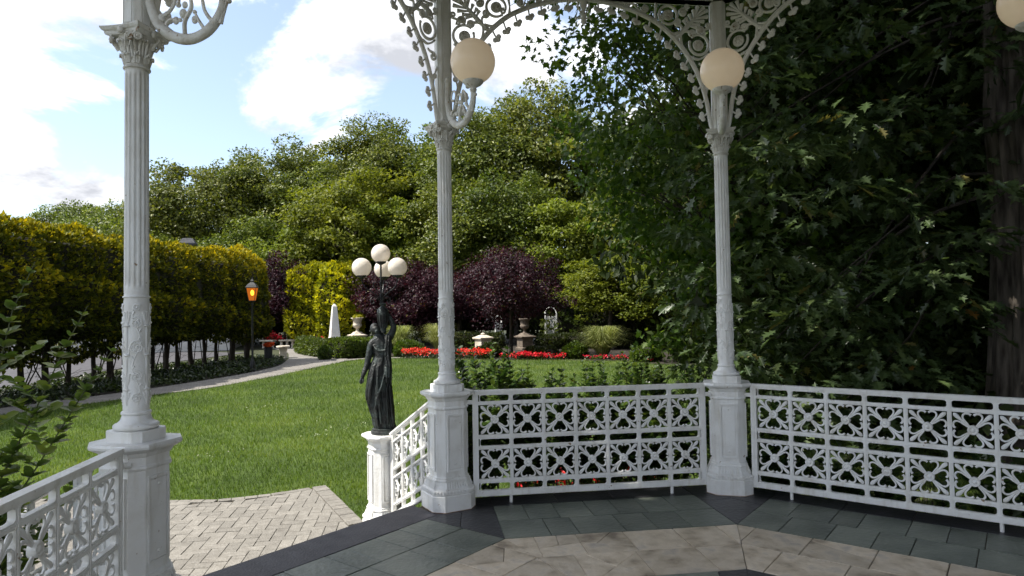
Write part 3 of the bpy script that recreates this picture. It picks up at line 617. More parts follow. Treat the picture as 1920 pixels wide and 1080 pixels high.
col_labels = ['white fluted gazebo column at the near end of the railing beside the leafy shrub',
    'big white fluted column nearest the camera, in front of the tall clipped hedge',
    'white fluted column at the top of the steps beside the bronze statue',
    'white fluted column standing against the dark trees, between two railing panels',
    'white fluted column just past the end of the railing in front of the oak trunk']
COLS = []
for k in range(5):
    rz = math.radians(ANG[k] - 90); c = thing('gazebo_column', col_labels[k], 'column', CP[k], rz, 'cast iron columns round the gazebo'); COLS.append(c)
    pedestal(c)
    link('plinth', COLM['plinth'], c); link('base', COLM['base'], c); sh = link('fluted_shaft', COLM['shaft'], c); dr = link('drum', COLM['drum'], c)
    for q in range(4): link('relief_scroll', COLM['vine'], dr, (0, 0, 0), (0, 0, q*PI/2)); link('relief_leaf', COLM['cand'], dr, (0, 0, 0), (0, 0, q*PI/2))
    link('neck_ring', COLM['neck'], sh)
    cp = link('capital', COLM['bell'], c); link('abacus', COLM['abacus'], cp)
    for q in range(8): link('acanthus_leaf', COLM['leaf'], cp, (0, 0, 0), (0, 0, q*PI/4)); link('acanthus_leaf', COLM['leaf2'], cp, (0, 0, 0), (0, 0, (q + 0.5)*PI/4))
    for q in range(4):
        link('volute', COLM['volute'], cp, (0, 0, 0), (0, 0, q*PI/2 + PI/4)); link('fleuron', COLM['fleuron'], cp, (0, 0, 0), (0, 0, q*PI/2))
        link('volute', COLM['volute'], cp, (0, 0, 0.0), (0, 0, q*PI/2 + 0.45), (0.8, 0.93, 1.0))
    pt = link('upper_post', COLM['post'], c); link('post_strip', COLM['strips'], pt)
# ------------------------------------------------------------------ railing panels
HALF = 0.976
def heart(b_):
    for ang in range(4):
        rot = Matrix.Rotation(ang*PI/2, 3, 'Y')
        for s_ in (-1, 1):
            t = MB(); pts = spline([(0.020*s_, 0, 0.028), (0.036*s_, 0, 0.051), (0.053*s_, 0, 0.074), (0.056*s_, 0, 0.096), (0.043*s_, 0, 0.111), (0.022*s_, 0, 0.112), (0.008*s_, 0, 0.102)], 3)
            n_ = len(pts); t.tube([(p[0], -0.004, p[2]) for p in pts], [0.0050 + 0.0040*(i/n_) for i in range(n_)], 6); b_.add([rot @ Vector(v) for v in t.v], t.f)
        rot2 = Matrix.Rotation(ang*PI/2 + PI/4, 3, 'Y'); t = MB()
        t.tube([(0, -0.004, 0.026), (0, -0.004, 0.06), (0, -0.004, 0.095), (0, -0.004, 0.128), (0, -0.004, 0.146), (0, -0.004, 0.156)], [0.0035, 0.0050, 0.0085, 0.0145, 0.0130, 0.004], 8, 0.7); b_.add([rot2 @ Vector(v) for v in t.v], t.f)
    b_.lathe([(0.033, -0.014), (0.033, 0.012), (0.029, 0.019), (0.022, 0.019), (0.019, 0.014), (0.015, 0.014), (0.012, 0.019), (0.006, 0.022), (0.001, 0.0225)], 18, (0, 0, 0), 'y')
    return b_
quat = heart(MB()); RAIL = {}
ZB = [(0.865, 0.900), (0.785, 0.810), (0.515, 0.545), (0.430, 0.455), (0.165, 0.195), (0.060, 0.105)]
ROWSQ = [(0.545 + 0.785)/2, (0.195 + 0.430)/2]; SLOTS = [(0.810, 0.865), (0.455, 0.515), (0.105, 0.165)]
def rim(w, h, r=0.016):
    """rounded slot surround"""
    b_ = MB(); path = []
    for (cx, cz, a0) in ((w - r, h - r, 0), (-w + r, h - r, PI/2), (-w + r, -h + r, PI), (w - r, -h + r, 1.5*PI)):
        for t in np.linspace(0, PI/2, 4): path.append((cx + r*math.cos(a0 + t), cz + r*math.sin(a0 + t)))
    n_ = len(path); rings = []
    for x, z in path:
        sx, sz = (w + 0.004)*np.sign(x), (h + 0.004)*np.sign(z)
        rings.append([(x, -0.014, z), (x, 0.014, z), (sx if abs(x) > w - r*1.01 else x, 0.012, sz if abs(z) > h - r*1.01 else z), (sx if abs(x) > w - r*1.01 else x, -0.012, sz if abs(z) > h - r*1.01 else z)])
    b_.loft(rings + [rings[0]], False); return b_
def panel_parts(root, half, ncell, shear=0.0, zs=1.0, z0=0.0, feet=True, lugs=(-1, 1), squash=1.0):
    """cast panel: stiles, rails, mullions, slots and quatrefoils, sheared for the stairs"""
    def fin(b_): return b_ if (shear == 0 and zs == 1.0) else b_.mapped(lambda p: (p[0], p[1], z0 + p[2]*zs + shear*p[0]))
    key = (half, ncell, shear)
    if key not in RAIL:
        d = RAIL[key] = {}; sw = 0.045; pitch = (2*half - 2*sw)/ncell
        d['stile'] = [fin(MB().span((s_*half, -0.018, 0.06), (s_*(half - sw), 0.018, 0.90)).span((s_*(half - 0.012), -0.022, 0.06), (s_*(half - 0.024), 0.022, 0.90))).mesh('stile', MT['paint']) for s_ in (-1, 1)]
        d['rails'] = []
        for i, (a, c) in enumerate(ZB):
            b_ = MB()
            if i in (0, 5):
                b_.span((-half, -0.021, a + 0.008), (half, 0.021, c)); b_.span((-half + 0.01, -0.016, a), (half - 0.01, 0.016, a + 0.008))
                if i == 0: b_.span((-half - 0.004, -0.027, 0.886), (half + 0.004, 0.027, 0.903))
            else: b_.span((-half + sw, -0.013, a), (half - sw, 0.013, c)); b_.span((-half + sw, -0.017, (a + c)/2 - 0.005), (half - sw, 0.017, (a + c)/2 + 0.005))
            d['rails'].append(fin(b_).mesh('top_rail' if i == 0 else 'bottom_rail' if i == 5 else 'cross_bar', MT['paint']))
        d['cells'] = []
        for i in range(ncell):
            x = -half + sw + pitch*(i + 0.5); sx = min(1.0, (pitch - 0.026)/0.240)
            if i: d['cells'].append(('mullion', fin(MB().span((x - pitch/2 - 0.0135, -0.0145, 0.105), (x - pitch/2 + 0.0135, 0.0145, 0.865)).span((x - pitch/2 - 0.004, -0.0185, 0.105), (x - pitch/2 + 0.004, 0.0185, 0.865))).mesh('mullion', MT['paint']), None))
            if shear == 0:
                if 'q' not in d: d['q'] = quat.mesh('quatrefoil', MT['paint'], True); d['r'] = [rim(pitch/2 - 0.015, (b2_ - a2)/2 - 0.002).mesh('slot_rim', MT['paint']) for a2, b2_ in SLOTS]
                for zc in ROWSQ: d['cells'].append(('quatrefoil', d['q'], (x, 0, zc)))
                for (a2, b2_), me in zip(SLOTS, d['r']): d['cells'].append(('slot_rim', me, (x, 0, (a2 + b2_)/2)))
            else:
                for zc in ROWSQ:
                    b_ = MB(); b_.v = [(v[0]*sx + x, v[1], v[2] + zc) for v in quat.v]; b_.f = list(quat.f); d['cells'].append(('quatrefoil', fin(b_).mesh('quatrefoil', MT['paint'], True), None))
        d['foot'] = MB().lathe([(0.013, 0.0), (0.013, 0.07)], 10).mesh('foot', MT['paint'], True)
        lg = MB().span((-0.03, -0.016, 0.795), (0.03, 0.016, 0.825)).lathe([(0.013, -0.02), (0.013, 0.03)], 8, (0, -0.016, 0.81), 'y').span((0.018, -0.03, 0.785), (0.05, 0.03, 0.835)); d['lug'] = lg.mesh('mounting_lug', MT['paint'])
    d = RAIL[key]
    for me in d['stile']: link('stile', me, root)
    for me in d['rails']: link(me.name.split('.')[0], me, root)
    for nm, me, lc in d['cells']: link(nm, me, root, lc)
    if feet:
        for s_ in (-0.674, 0.674): link('foot', d['foot'], root, (s_, 0, 0))
    for s_ in lugs: link('mounting_lug', d['lug'], root, (s_*(half + 0.03), 0, shear*s_*half + z0 + (zs - 1)*0.81 if shear else 0), (0, 0, 0 if s_ > 0 else PI))
AP = R8*C22
for phi, lab in ((180, 'white quatrefoil railing panel at the near left edge, in front of the leafy shrub'), (90, 'white quatrefoil railing panel between two columns with red flowers showing through'), (45, 'long white quatrefoil railing panel in front of the dark trees and oak trunk')):
    r_ = thing('railing_panel', lab, 'railing', (*pol(AP, phi), 0), math.radians(phi - 90), 'quatrefoil railing panels'); panel_parts(r_, HALF, 7)
# stair rails run out and down from columns 1 and 2
SL = -0.495
for k, ang, lab in ((2, 118, 'sloping white stair rail between the column and the statue pedestal'), (1, 152, 'sloping white stair rail half hidden behind the near railing panel')):
    c = CP[k]; d0, d1 = 0.20, 1.015; mid = (d0 + d1)/2; dx, dy = math.cos(math.radians(ang)), math.sin(math.radians(ang))
    zt = 0.805 + SL*(mid - 0.255)
    r_ = thing('stair_rail', lab, 'railing', (c.x + dx*mid, c.y + dy*mid, 0), math.radians(ang), 'sloping stair rails'); panel_parts(r_, (d1 - d0)/2, 4, SL, 0.92, zt - 0.9*0.92, False, (1,))
    n_ = thing('newel_pedestal', 'white panelled pedestal under the bronze statue at the foot of the stair rail' if k == 2 else 'white panelled pedestal at the foot of the other stair rail', 'pedestal', (c.x + dx*1.18, c.y + dy*1.18, GZ + 0.004), math.radians(ANG[k] - 90), 'pedestals at the foot of the stair rails')
    pedestal(n_)
NEWEL = Vector((CP[2].x + math.cos(math.radians(118))*1.18, CP[2].y + math.sin(math.radians(118))*1.18, GZ + 0.9125))

# ------------------------------------------------------------------ filigree brackets under the eaves
def bracket_meshes(sg):
    D_ = {}
    def P(x, z, y=0.0): return (x*sg, y, z)
    def T(pts, r, n=6, k=5, y=0.0):
        q = spline(pts, k); r = r*1.25 if not isinstance(r, (list, tuple)) else [w_*1.25 for w_ in r]; rr = r if not isinstance(r, (list, tuple)) else [float(np.interp(i/(len(q) - 1), np.linspace(0, 1, len(r)), r)) for i in range(len(q))]
        return MB().tube([P(x, z, y) for x, z in q], rr, n)
    arch = [(0.072, 3.06), (0.089, 3.13), (0.116, 3.292), (0.165, 3.465), (0.235, 3.616), (0.337, 3.765), (0.44, 3.874), (0.553, 3.961), (0.687, 4.026), (0.82, 4.072), (1.0, 4.112), (1.176, 4.125)]
    a = T(arch, 0.0135, 8); a.add(*(lambda b_: (b_.v, b_.f))(T([(x - 0.010, z + 0.014) for x, z in arch], 0.007, 6)))
    a.ball(P(0.072, 3.10), (0.014, 0.014, 0.024), 8, 6)
    D_['arch_rail'] = [a.mesh('arch_rail', MT['paint'], True)]
    D_['stile'] = [MB().span(P(0.058, 3.07, -0.008), P(0.070, 4.13, 0.008)).mesh('stile', MT['paint'])]
    def spiral(cx, cz, r0, a0, turns, dr=1, inner=0.2, rad=0.0085, n_=26, pre=()):
        pts = [(cx + r0*(1 - (1 - inner)*t)*math.cos(a0 + dr*turns*2*PI*t), cz + r0*(1 - (1 - inner)*t)*math.sin(a0 + dr*turns*2*PI*t)) for t in np.linspace(0, 1, n_)]
        b_ = MB(); q = spline(list(pre) + pts[:1], 5)[:-1] + pts if pre else pts
        b_.tube([P(x, z) for x, z in q], [1.3*rad*(0.85 + 0.3*math.sin(PI*i/len(q))) for i in range(len(q))], 6); b_.ball(P(*pts[-1]), rad*1.5, 7, 5); return b_
    sc = []
    sc.append(spiral(0.439, 4.028, 0.082, -0.4, 0.92, 1, 0.95)); sc.append(spiral(0.172, 3.780, 0.088, 0.8, 0.92, 1, 0.95))
    sc.append(T([(0.34, 3.883), (0.408, 3.870), (0.481, 3.902), (0.537, 3.961)], [0.008, 0.0105, 0.008])); sc.append(T([(0.329, 3.868), (0.331, 3.817), (0.312, 3.736), (0.265, 3.686), (0.234, 3.667)], [0.008, 0.0105, 0.008]))
    sc.append(spiral(0.352, 3.972, 0.030, -1.4, 1.2, 1, 0.25, 0.0085, 18, ((0.325, 3.88), (0.322, 3.925), (0.335, 3.945)))); sc.append(spiral(0.232, 3.876, 0.030, 2.9, 1.2, -1, 0.25, 0.0085, 18, ((0.335, 3.875), (0.30, 3.89), (0.275, 3.895))))
    sc.append(spiral(0.27, 4.112, 0.022, 3.4, 1.1, 1, 0.3, 0.007, 14)); sc.append(spiral(0.304, 4.058, 0.040, 2.8, 1.0, -1, 0.5, 0.0075, 18)); sc.append(spiral(0.150, 3.905, 0.042, -2.4, 1.05, 1, 0.5, 0.0075, 18))
    sc.append(spiral(0.088, 3.95, 0.026, -1.6, 1.1, -1, 0.3, 0.007, 14, ((0.11, 3.87), (0.118, 3.91)))); sc.append(spiral(0.644, 4.078, 0.036, 0.2, 1.1, -1, 0.4, 0.0075, 18)); sc.append(spiral(0.80, 4.098, 0.024, 2.6, 1.1, 1, 0.3, 0.007, 14))
    sc.append(T([(0.55, 3.985), (0.552, 4.04), (0.545, 4.10), (0.55, 4.128)], [0.011, 0.006, 0.010, 0.006])); sc.append(T([(0.229, 3.667), (0.18, 3.655), (0.133, 3.675), (0.09, 3.71)], [0.010, 0.007, 0.007]))
    sc.append(spiral(0.115, 3.57, 0.034, 1.2, 1.2, 1, 0.3, 0.0075, 18, ((0.175, 3.62), (0.15, 3.605)))); sc.append(T([(0.07, 3.50), (0.095, 3.44), (0.115, 3.36), (0.108, 3.30)], [0.006, 0.007, 0.006])); sc.append(spiral(0.100, 3.42, 0.020, 0.3, 1.1, -1, 0.4, 0.0065, 14))
    sc.append(spiral(0.50, 4.00, 0.024, 1.2, 1.1, 1, 0.4, 0.007, 14)); sc.append(T([(0.69, 4.05), (0.73, 4.10), (0.78, 4.115), (0.90, 4.11)], 0.0065))
    D_['scroll'] = [b_.mesh('scroll', MT['paint'], True) for b_ in sc]
    pal = T([(0.352, 3.850), (0.33, 3.872), (0.28, 3.926), (0.226, 3.985), (0.19, 4.03)], [0.016, 0.013, 0.017, 0.014, 0.008], 8)
    pal.ball(P(0.353, 3.852), (0.028, 0.012, 0.024), 8, 6)
    for (tx, tz, bx_, bz_) in ((0.213, 4.085, 0.205, 4.01), (0.172, 4.120, 0.198, 4.02), (0.118, 4.112, 0.192, 4.025), (0.086, 4.085, 0.196, 4.018), (0.084, 4.030, 0.205, 4.005), (0.119, 3.985, 0.225, 3.985), (0.158, 3.954, 0.245, 3.962), (0.187, 3.932, 0.262, 3.945), (0.251, 4.045, 0.232, 3.99), (0.283, 4.013, 0.255, 3.96), (0.302, 3.995, 0.275, 3.94)):
        mx_, mz_ = (tx + bx_)/2, (tz + bz_)/2; b_ = T([(bx_, bz_), (mx_, mz_), (tx*0.9 + mx_*0.1, tz*0.9 + mz_*0.1), (tx, tz)], [0.006, 0.009, 0.0145, 0.005], 7, 3); pal.add(b_.v, b_.f)
    D_['palmette'] = [pal.mesh('palmette', MT['paint'], True)]
    ro = []
    for (x, z, r_) in ((0.441, 4.027, 0.047), (0.178, 3.776, 0.048), (0.155, 3.908, 0.026), (0.304, 4.057, 0.024), (0.644, 4.077, 0.022)):
        b_ = MB().lathe([(r_*0.9, -0.010), (r_, 0.0), (r_*0.92, 0.012), (r_*0.8, 0.013)], 16, P(x, z), 'y')
        for k in range(8): b_.ball((P(x, z)[0] + r_*0.56*math.cos(k*PI/4), -0.012, z + r_*0.56*math.sin(k*PI/4)), (r_*0.26, 0.008, r_*0.26), 6, 4)
        b_.ball((P(x, z)[0], -0.014, z), (r_*0.3, 0.010, r_*0.3), 8, 5); ro.append(b_)
    D_['rosette'] = [b_.mesh('rosette', MT['paint_old'], True) for b_ in ro]
    dr = []
    for (x, z) in ((0.934, 4.045), (0.822, 4.010), (0.719, 3.964), (0.617, 3.907), (0.524, 3.84), (0.442, 3.771), (0.365, 3.688), (0.305, 3.593), (0.244, 3.493), (0.204, 3.387), (0.17, 3.275), (0.152, 3.164), (1.047, 4.052)):
        best = min(spline(arch, 6), key=lambda q: (q[0] - x)**2 + (q[1] - z)**2); dx, dz = x - best[0], z - best[1]; ln = math.hypot(dx, dz); dx /= ln; dz /= ln
        b_ = T([(best[0] - dz*0.025, best[1] + dx*0.025), (x - dx*0.03 - dz*0.008, z - dz*0.03 + dx*0.008), (x, z)], 0.0062, 5, 3)
        for q in (-1.0, 0, 1.0):
            c_, s_ = math.cos(q), math.sin(q); ex, ez = dx*c_ - dz*s_, dx*s_ + dz*c_; rr = 0.0215 if q else 0.0235; b_.ball((P(x + ex*0.026 - dx*0.012, 0)[0], 0, z + ez*0.026 - dz*0.012), (rr, 0.013, rr), 7, 5)
        b_.ball((P(x, 0)[0], -0.009, z), 0.008, 6, 4); dr.append(b_)
    D_['trefoil_drop'] = [b_.mesh('trefoil_drop', MT['paint'], True) for b_ in dr]
    return D_
BR = {1: bracket_meshes(1), -1: bracket_meshes(-1)}
br_lab = {(1, 135): 'white filigree bracket at the top of the column nearest the hedge', (2, 135): 'white filigree bracket spreading left from the column by the statue, against clouds',
    (2, 90): 'white filigree bracket spreading right from the column by the statue, against sky', (3, 90): 'white filigree bracket spreading left from the column by the dark trees', (3, 45): 'white filigree bracket spreading right from the column, against dark leaves', (4, 45): 'white filigree bracket at the far end of the bay before the oak trunk'}
pend = MB().lathe([(0.006, 0), (0.016, 0.008), (0.024, 0.03), (0.018, 0.055), (0.026, 0.075), (0.020, 0.085), (0.012, 0.11), (0.030, 0.16), (0.034, 0.20)], 12, (0, 0, 3.915))
for s_ in (-1, 1):
    pend.tube([(0.012*s_, 0, 3.985), (0.03*s_, 0, 4.03), (0.05*s_, 0, 4.06), (0.045*s_, 0, 4.10), (0.06*s_, 0, 4.125)], [0.008, 0.007, 0.009, 0.007, 0.006], 6)
    pend.tube([(0.018*s_, 0, 3.965), (0.045*s_, 0, 3.975), (0.062*s_, 0, 3.965)], [0.006, 0.008, 0.006], 6); pend.ball((0.064*s_, 0, 3.965), 0.012, 7, 5)
pend_me = pend.mesh('arch_pendant', MT['paint'], True)
for phi, kl, kr in ((135, 1, 2), (90, 2, 3), (45, 3, 4)):
    rz = math.radians(phi - 90)
    for k, sg in ((kl, 1), (kr, -1)):
        t = thing('arch_bracket', br_lab[(k, phi)], 'bracket', CP[k], rz, 'filigree brackets between the columns')
        for nm, ms in BR[sg].items():
            for me in ms: link(nm, me, t)
    o = link('arch_pendant', pend_me, None, (*pol(AP, phi), 0), (0, 0, rz))
    tag(o, {135: 'white cast pendant at the crown of the arch over the steps', 90: 'white cast pendant at the crown of the arch between the two lamp columns', 45: 'white cast pendant at the crown of the arch before the dark trees'}[phi], 'pendant', 'pendants at the crowns of the arches')
roof = thing('gazebo_roof', 'white beam and boarded roof carried by the gazebo columns', 'roof')
for k in range(8):
    phi = 45*k; b_ = MB(); c_ = pol(AP, phi); h_ = R8*math.sin(math.radians(22.5)) - 0.056
    b_.box((0, 0, 4.23), (h_, 0.045, 0.085)); b_.box((0, 0, 4.155), (h_, 0.055, 0.010)); b_.box((0, -0.048, 4.19), (h_, 0.006, 0.008))
    b_.build('beam', MT['paint'], roof, False, (c_[0], c_[1], 0), (0, 0, math.radians(phi - 90)))
o8 = [pol(3.34/C22, 22.5 + 45*k) for k in range(8)]; i8 = [pol(2.88/C22, 22.5 + 45*k) for k in range(8)]
MB().loft([[(x, y, 4.318) for x, y in i8], [(x*0.05, y*0.05, 5.6) for x, y in i8]], False).flip().build('ceiling_boards', MT['ceil'], roof)
MB().loft([[(x, y, 4.36) for x, y in o8], [(x, y, 4.42) for x, y in o8], [(x*0.04, y*0.04, 6.0) for x, y in o8]], True).build('roof_slope', MT['rooftile'], roof)

# ------------------------------------------------------------------ gazebo lamps
arm = MB(); A = [(0.062, 3.385), (0.082, 3.372), (0.078, 3.30), (0.076, 3.24), (0.092, 3.155), (0.140, 3.062), (0.225, 2.99), (0.330, 2.962), (0.425, 2.985), (0.492, 3.04), (0.525, 3.10), (0.530, 3.165)]
q = spline(A, 5); arm.tube([(0, -x, z) for x, z in q], [float(np.interp(i/(len(q) - 1), [0, .2, .5, .75, 1], [0.018, 0.021, 0.029, 0.026, 0.019])) for i in range(len(q))], 10)
arm.ball((0, -0.088, 3.378), 0.027, 10, 7)
LM = {'arm': arm.mesh('arm', MT['paint_old'], True)}
orn = MB()
for pts, r_ in (([(0.13, 3.10), (0.20, 3.12), (0.24, 3.18), (0.22, 3.25), (0.17, 3.26), (0.15, 3.21), (0.18, 3.19)], 0.010), ([(0.30, 2.99), (0.30, 3.06), (0.34, 3.13), (0.32, 3.20), (0.27, 3.20), (0.26, 3.15)], 0.012), ([(0.47, 3.03), (0.42, 3.10), (0.40, 3.18), (0.36, 3.22), (0.34, 3.18)], 0.011), ([(0.42, 3.0), (0.38, 3.06), (0.36, 3.10)], 0.010), ([(0.515, 3.02), (0.53, 3.07), (0.55, 3.12), (0.565, 3.13)], 0.012), ([(0.18, 3.05), (0.21, 3.08), (0.27, 3.07)], 0.010)):
    q = spline(pts, 4); orn.tube([(0, -x, z) for x, z in q], [r_*(1.0 - 0.35*i/len(q)) for i in range(len(q))], 6); orn.ball((0, -q[-1][0], q[-1][1]), r_*1.15, 7, 5)
for (x, z, r_) in ((0.29, 3.10, 0.022), (0.245, 3.07, 0.018), (0.36, 3.06, 0.018), (0.15, 3.09, 0.02), (0.30, 3.145, 0.016)): orn.ball((0, -x, z), (r_*0.7, r_, r_*1.2), 8, 6)
LM['ornament'] = orn.mesh('scroll_ornament', MT['paint_old'], True)
LM['cup'] = MB().lathe([(0.018, 3.155), (0.024, 3.165), (0.027, 3.178), (0.022, 3.186), (0.030, 3.195), (0.060, 3.212), (0.074, 3.226), (0.078, 3.236), (0.080, 3.248), (0.076, 3.252), (0.070, 3.250)], 24, (0, -0.530, 0)).mesh('cup', MT['paint_old'], True)
LM['globe'] = MB().lathe([(0.070*1.0, -0.150)] + [(0.166*math.cos(a), 0.166*math.sin(a)) for a in np.linspace(-1.10, PI/2 - 0.02, 22)], 40, (0, -0.530, 3.385)).mesh('globe', MT['globe'], True)
lamp_lab = ['globe lamp on the near column beside the shrub', 'lamp arm with scrolls high on the column nearest the hedge', 'cream globe lamp on the column by the statue, against the sky', 'cream globe lamp on the column standing before the dark trees', 'cream globe lamp cut by the top right corner of the view']
for k in range(1, 5):
    t = thing('globe_lamp', lamp_lab[k], 'lamp', CP[k], math.radians(ANG[k] - 90 + (-6 if k == 4 else 0)), 'globe lamps on the gazebo columns')
    for nm in ('arm', 'ornament', 'cup', 'globe'): link(LM[nm].name.split('.')[0], LM[nm], t)

# ------------------------------------------------------------------ bronze water carrier with four globes
def remeshed(name, mb, mat, voxel, parent, smooth_it=3):
    o = mb.build(name, mat, parent)
    md = o.modifiers.new('r', 'REMESH'); md.mode = 'VOXEL'; md.voxel_size = voxel
    ms = o.modifiers.new('s', 'SMOOTH'); ms.iterations = smooth_it; ms.factor = 0.5
    bpy.context.view_layer.update(); dg = bpy.context.evaluated_depsgraph_get()
    me = bpy.data.meshes.new_from_object(o.evaluated_get(dg)); me.name = name
    o.modifiers.clear(); o.data = me; me.polygons.foreach_set('use_smooth', [True]*len(me.polygons)); return o
statue = thing('bronze_statue', 'dark bronze statue of a draped figure holding a vase on the shoulder', 'statue', NEWEL, math.radians(4))
OFF = 0.042
MB().lathe([(0.118, 0), (0.124, 0.006), (0.124, 0.03), (0.112, 0.036), (0.112, 0.05), (0.10, 0.056)], 32).build('base', MT['bronze'], statue, True)
body = MB(); rings = []
SEC = [(0.012, 0.005, 0.088, 0.08, 1), (0.05, -0.005, 0.094, 0.082, 1), (0.10, -0.012, 0.096, 0.082, 1), (0.17, -0.022, 0.106, 0.086, 1), (0.25, -0.034, 0.114, 0.09, 1), (0.32, -0.043, 0.119, 0.09, 1), (0.39, -0.044, 0.114, 0.09, .9), (0.45, -0.042, 0.107, 0.09, .8), (0.52, -0.040, 0.102, 0.088, .7), (0.577, -0.036, 0.096, 0.084, .5), (0.63, -0.026, 0.083, 0.07, .4), (0.68, -0.016, 0.074, 0.06, .3), (0.73, -0.014, 0.081, 0.062, .25), (0.79, -0.016, 0.090, 0.063, .2), (0.835, -0.018, 0.089, 0.056, .15), (0.868, -0.020, 0.072, 0.045, .1), (0.888, -0.034, 0.042, 0.036, 0), (0.905, -0.052, 0.029, 0.029, 0), (0.93, -0.068, 0.026, 0.027, 0)]
zz = np.linspace(0.012, 0.93, 74)
for z in zz:
    cx_, rx, ry, fo = [float(np.interp(z, [s[0] for s in SEC], [s[i] for s in SEC])) for i in (1, 2, 3, 4)]
    ring = []
    for k in range(72):
        a = 2*PI*k/72; tw = 0.7*math.sin(z*5.0)
        f_ = 1 + fo*(0.085*math.sin(11*a + 3*tw) + 0.07*math.sin(17*a - 2.2*tw + 1) + 0.04*math.sin(5*a + z*7))
        ring.append((cx_ + rx*f_*math.cos(a), ry*f_*math.sin(a), z + OFF))
    rings.append(ring)
body.loft(rings)
def limb(pts, r): q = spline(pts, 5); body.tube([(p[0], p[1], p[2] + OFF) for p in q], [float(np.interp(i/(len(q) - 1), np.linspace(0, 1, len(r)), r)) for i in range(len(q))], 12)
body.ball((-0.082, -0.002, 0.942 + OFF), (0.042, 0.046, 0.053), 16, 12)
body.ball((-0.119, 0.012, 0.918 + OFF), (0.013, 0.012, 0.014), 8, 6)       # nose side of the turned head
body.ball((-0.073, -0.034, 0.934 + OFF), (0.034, 0.026, 0.034), 12, 8)     # gathered hair
body.ball((-0.062, -0.052, 0.918 + OFF), (0.020, 0.018, 0.020), 10, 8)
limb([(-0.085, 0.0, 0.826), (-0.112, -0.004, 0.785), (-0.136, -0.006, 0.69), (-0.156, -0.012, 0.602), (-0.180, -0.03, 0.54), (-0.199, -0.04, 0.485)], [0.036, 0.037, 0.031, 0.026, 0.023, 0.016])
for q, (dx, ln) in enumerate(((-0.012, 0.046), (-0.004, 0.054), (0.004, 0.052), (0.012, 0.042))): limb([(-0.199 + dx*0.5, -0.04 + dx*0.3, 0.485), (-0.205 + dx, -0.044 + dx*0.5, 0.458), (-0.205 + dx, -0.046 + dx*0.5, 0.485 - ln)], [0.011, 0.008, 0.005])
limb([(-0.195, -0.04, 0.48), (-0.187, -0.055, 0.462), (-0.190, -0.06, 0.445)], [0.010, 0.007, 0.005])
limb([(0.040, 0.0, 0.835), (0.062, -0.004, 0.868), (0.086, -0.008, 0.915), (0.094, -0.004, 0.958), (0.080, 0.0, 1.0), (0.058, 0.004, 1.045), (0.042, 0.0, 1.075)], [0.036, 0.036, 0.031, 0.028, 0.024, 0.018, 0.014])
for j in range(4): limb([(0.046, -0.012 + j*0.009, 1.06), (0.036, -0.022 + j*0.012, 1.075 + j*0.004), (0.022, -0.036 + j*0.011, 1.082 + j*0.004)], [0.008, 0.007, 0.004])
for pts, r_ in (([(0.05, -0.040, 0.875), (0.046, -0.066, 0.80), (0.040, -0.072, 0.70), (0.052, -0.085, 0.60), (0.045, -0.094, 0.48)], 0.013), ([(0.028, -0.045, 0.880), (0.024, -0.070, 0.80), (0.016, -0.072, 0.70), (0.030, -0.090, 0.58), (0.02, -0.096, 0.44)], 0.012), ([(0.066, -0.02, 0.86), (0.068, -0.050, 0.78), (0.058, -0.056, 0.68), (0.066, -0.068, 0.56), (0.062, -0.072, 0.42)], 0.012), ([(-0.10, -0.03, 0.80), (-0.06, -0.068, 0.745), (0.0, -0.074, 0.735), (0.045, -0.066, 0.77)], 0.010),
    ([(-0.095, -0.045, 0.63), (-0.125, -0.06, 0.50), (-0.150, -0.05, 0.36), (-0.158, -0.035, 0.28)], 0.018), ([(-0.085, -0.06, 0.60), (-0.112, -0.08, 0.46), (-0.132, -0.072, 0.32), (-0.138, -0.06, 0.25)], 0.016), ([(-0.05, -0.08, 0.60), (-0.06, -0.100, 0.42), (-0.045, -0.098, 0.25), (-0.03, -0.094, 0.06)], 0.013), ([(0.02, -0.08, 0.58), (-0.02, -0.104, 0.42), (-0.055, -0.104, 0.32), (-0.085, -0.09, 0.2)], 0.011), ([(0.05, -0.07, 0.42), (0.06, -0.075, 0.25), (0.075, -0.06, 0.1), (0.085, -0.05, 0.02)], 0.013), ([(0.02, -0.09, 0.40), (0.025, -0.095, 0.22), (0.03, -0.088, 0.05)], 0.011), ([(-0.08, -0.085, 0.42), (-0.075, -0.092, 0.25), (-0.06, -0.08, 0.04)], 0.010)):
    limb(pts, [r_*0.6, r_, r_, r_*0.7])
body.ball((0.075, -0.03, 0.028 + OFF), (0.04, 0.028, 0.018), 10, 6)
remeshed('figure', body, MT['bronze'], 0.0052, statue, 1)
vase = MB().lathe([(0.022, 0.90), (0.031, 0.905), (0.028, 0.915), (0.036, 0.96), (0.046, 1.02), (0.053, 1.075), (0.054, 1.10), (0.046, 1.125), (0.026, 1.142), (0.020, 1.152), (0.022, 1.160), (0.032, 1.168), (0.033, 1.178), (0.024, 1.182)], 28, (-0.004, -0.01, OFF))
for k in range(12): a = k*PI/6; vase.tube([(-0.004 + r_*math.cos(a), -0.01 + r_*math.sin(a), z + OFF) for r_, z in ((0.037, 0.95), (0.0475, 1.02), (0.0545, 1.075))], 0.0035, 5)
vase.build('vase', MT['bronze'], statue, True)
sx, sy = -0.018, -0.01
cand = MB().tube([(sx, sy, 1.17 + OFF), (sx, sy, 1.54 + OFF)], 0.0085, 8); cand.lathe([(0.010, 1.36), (0.017, 1.37), (0.010, 1.385)], 10, (sx, sy, OFF))
GL = [(-158, 1.512), (-38, 1.512), (82, 1.512)]
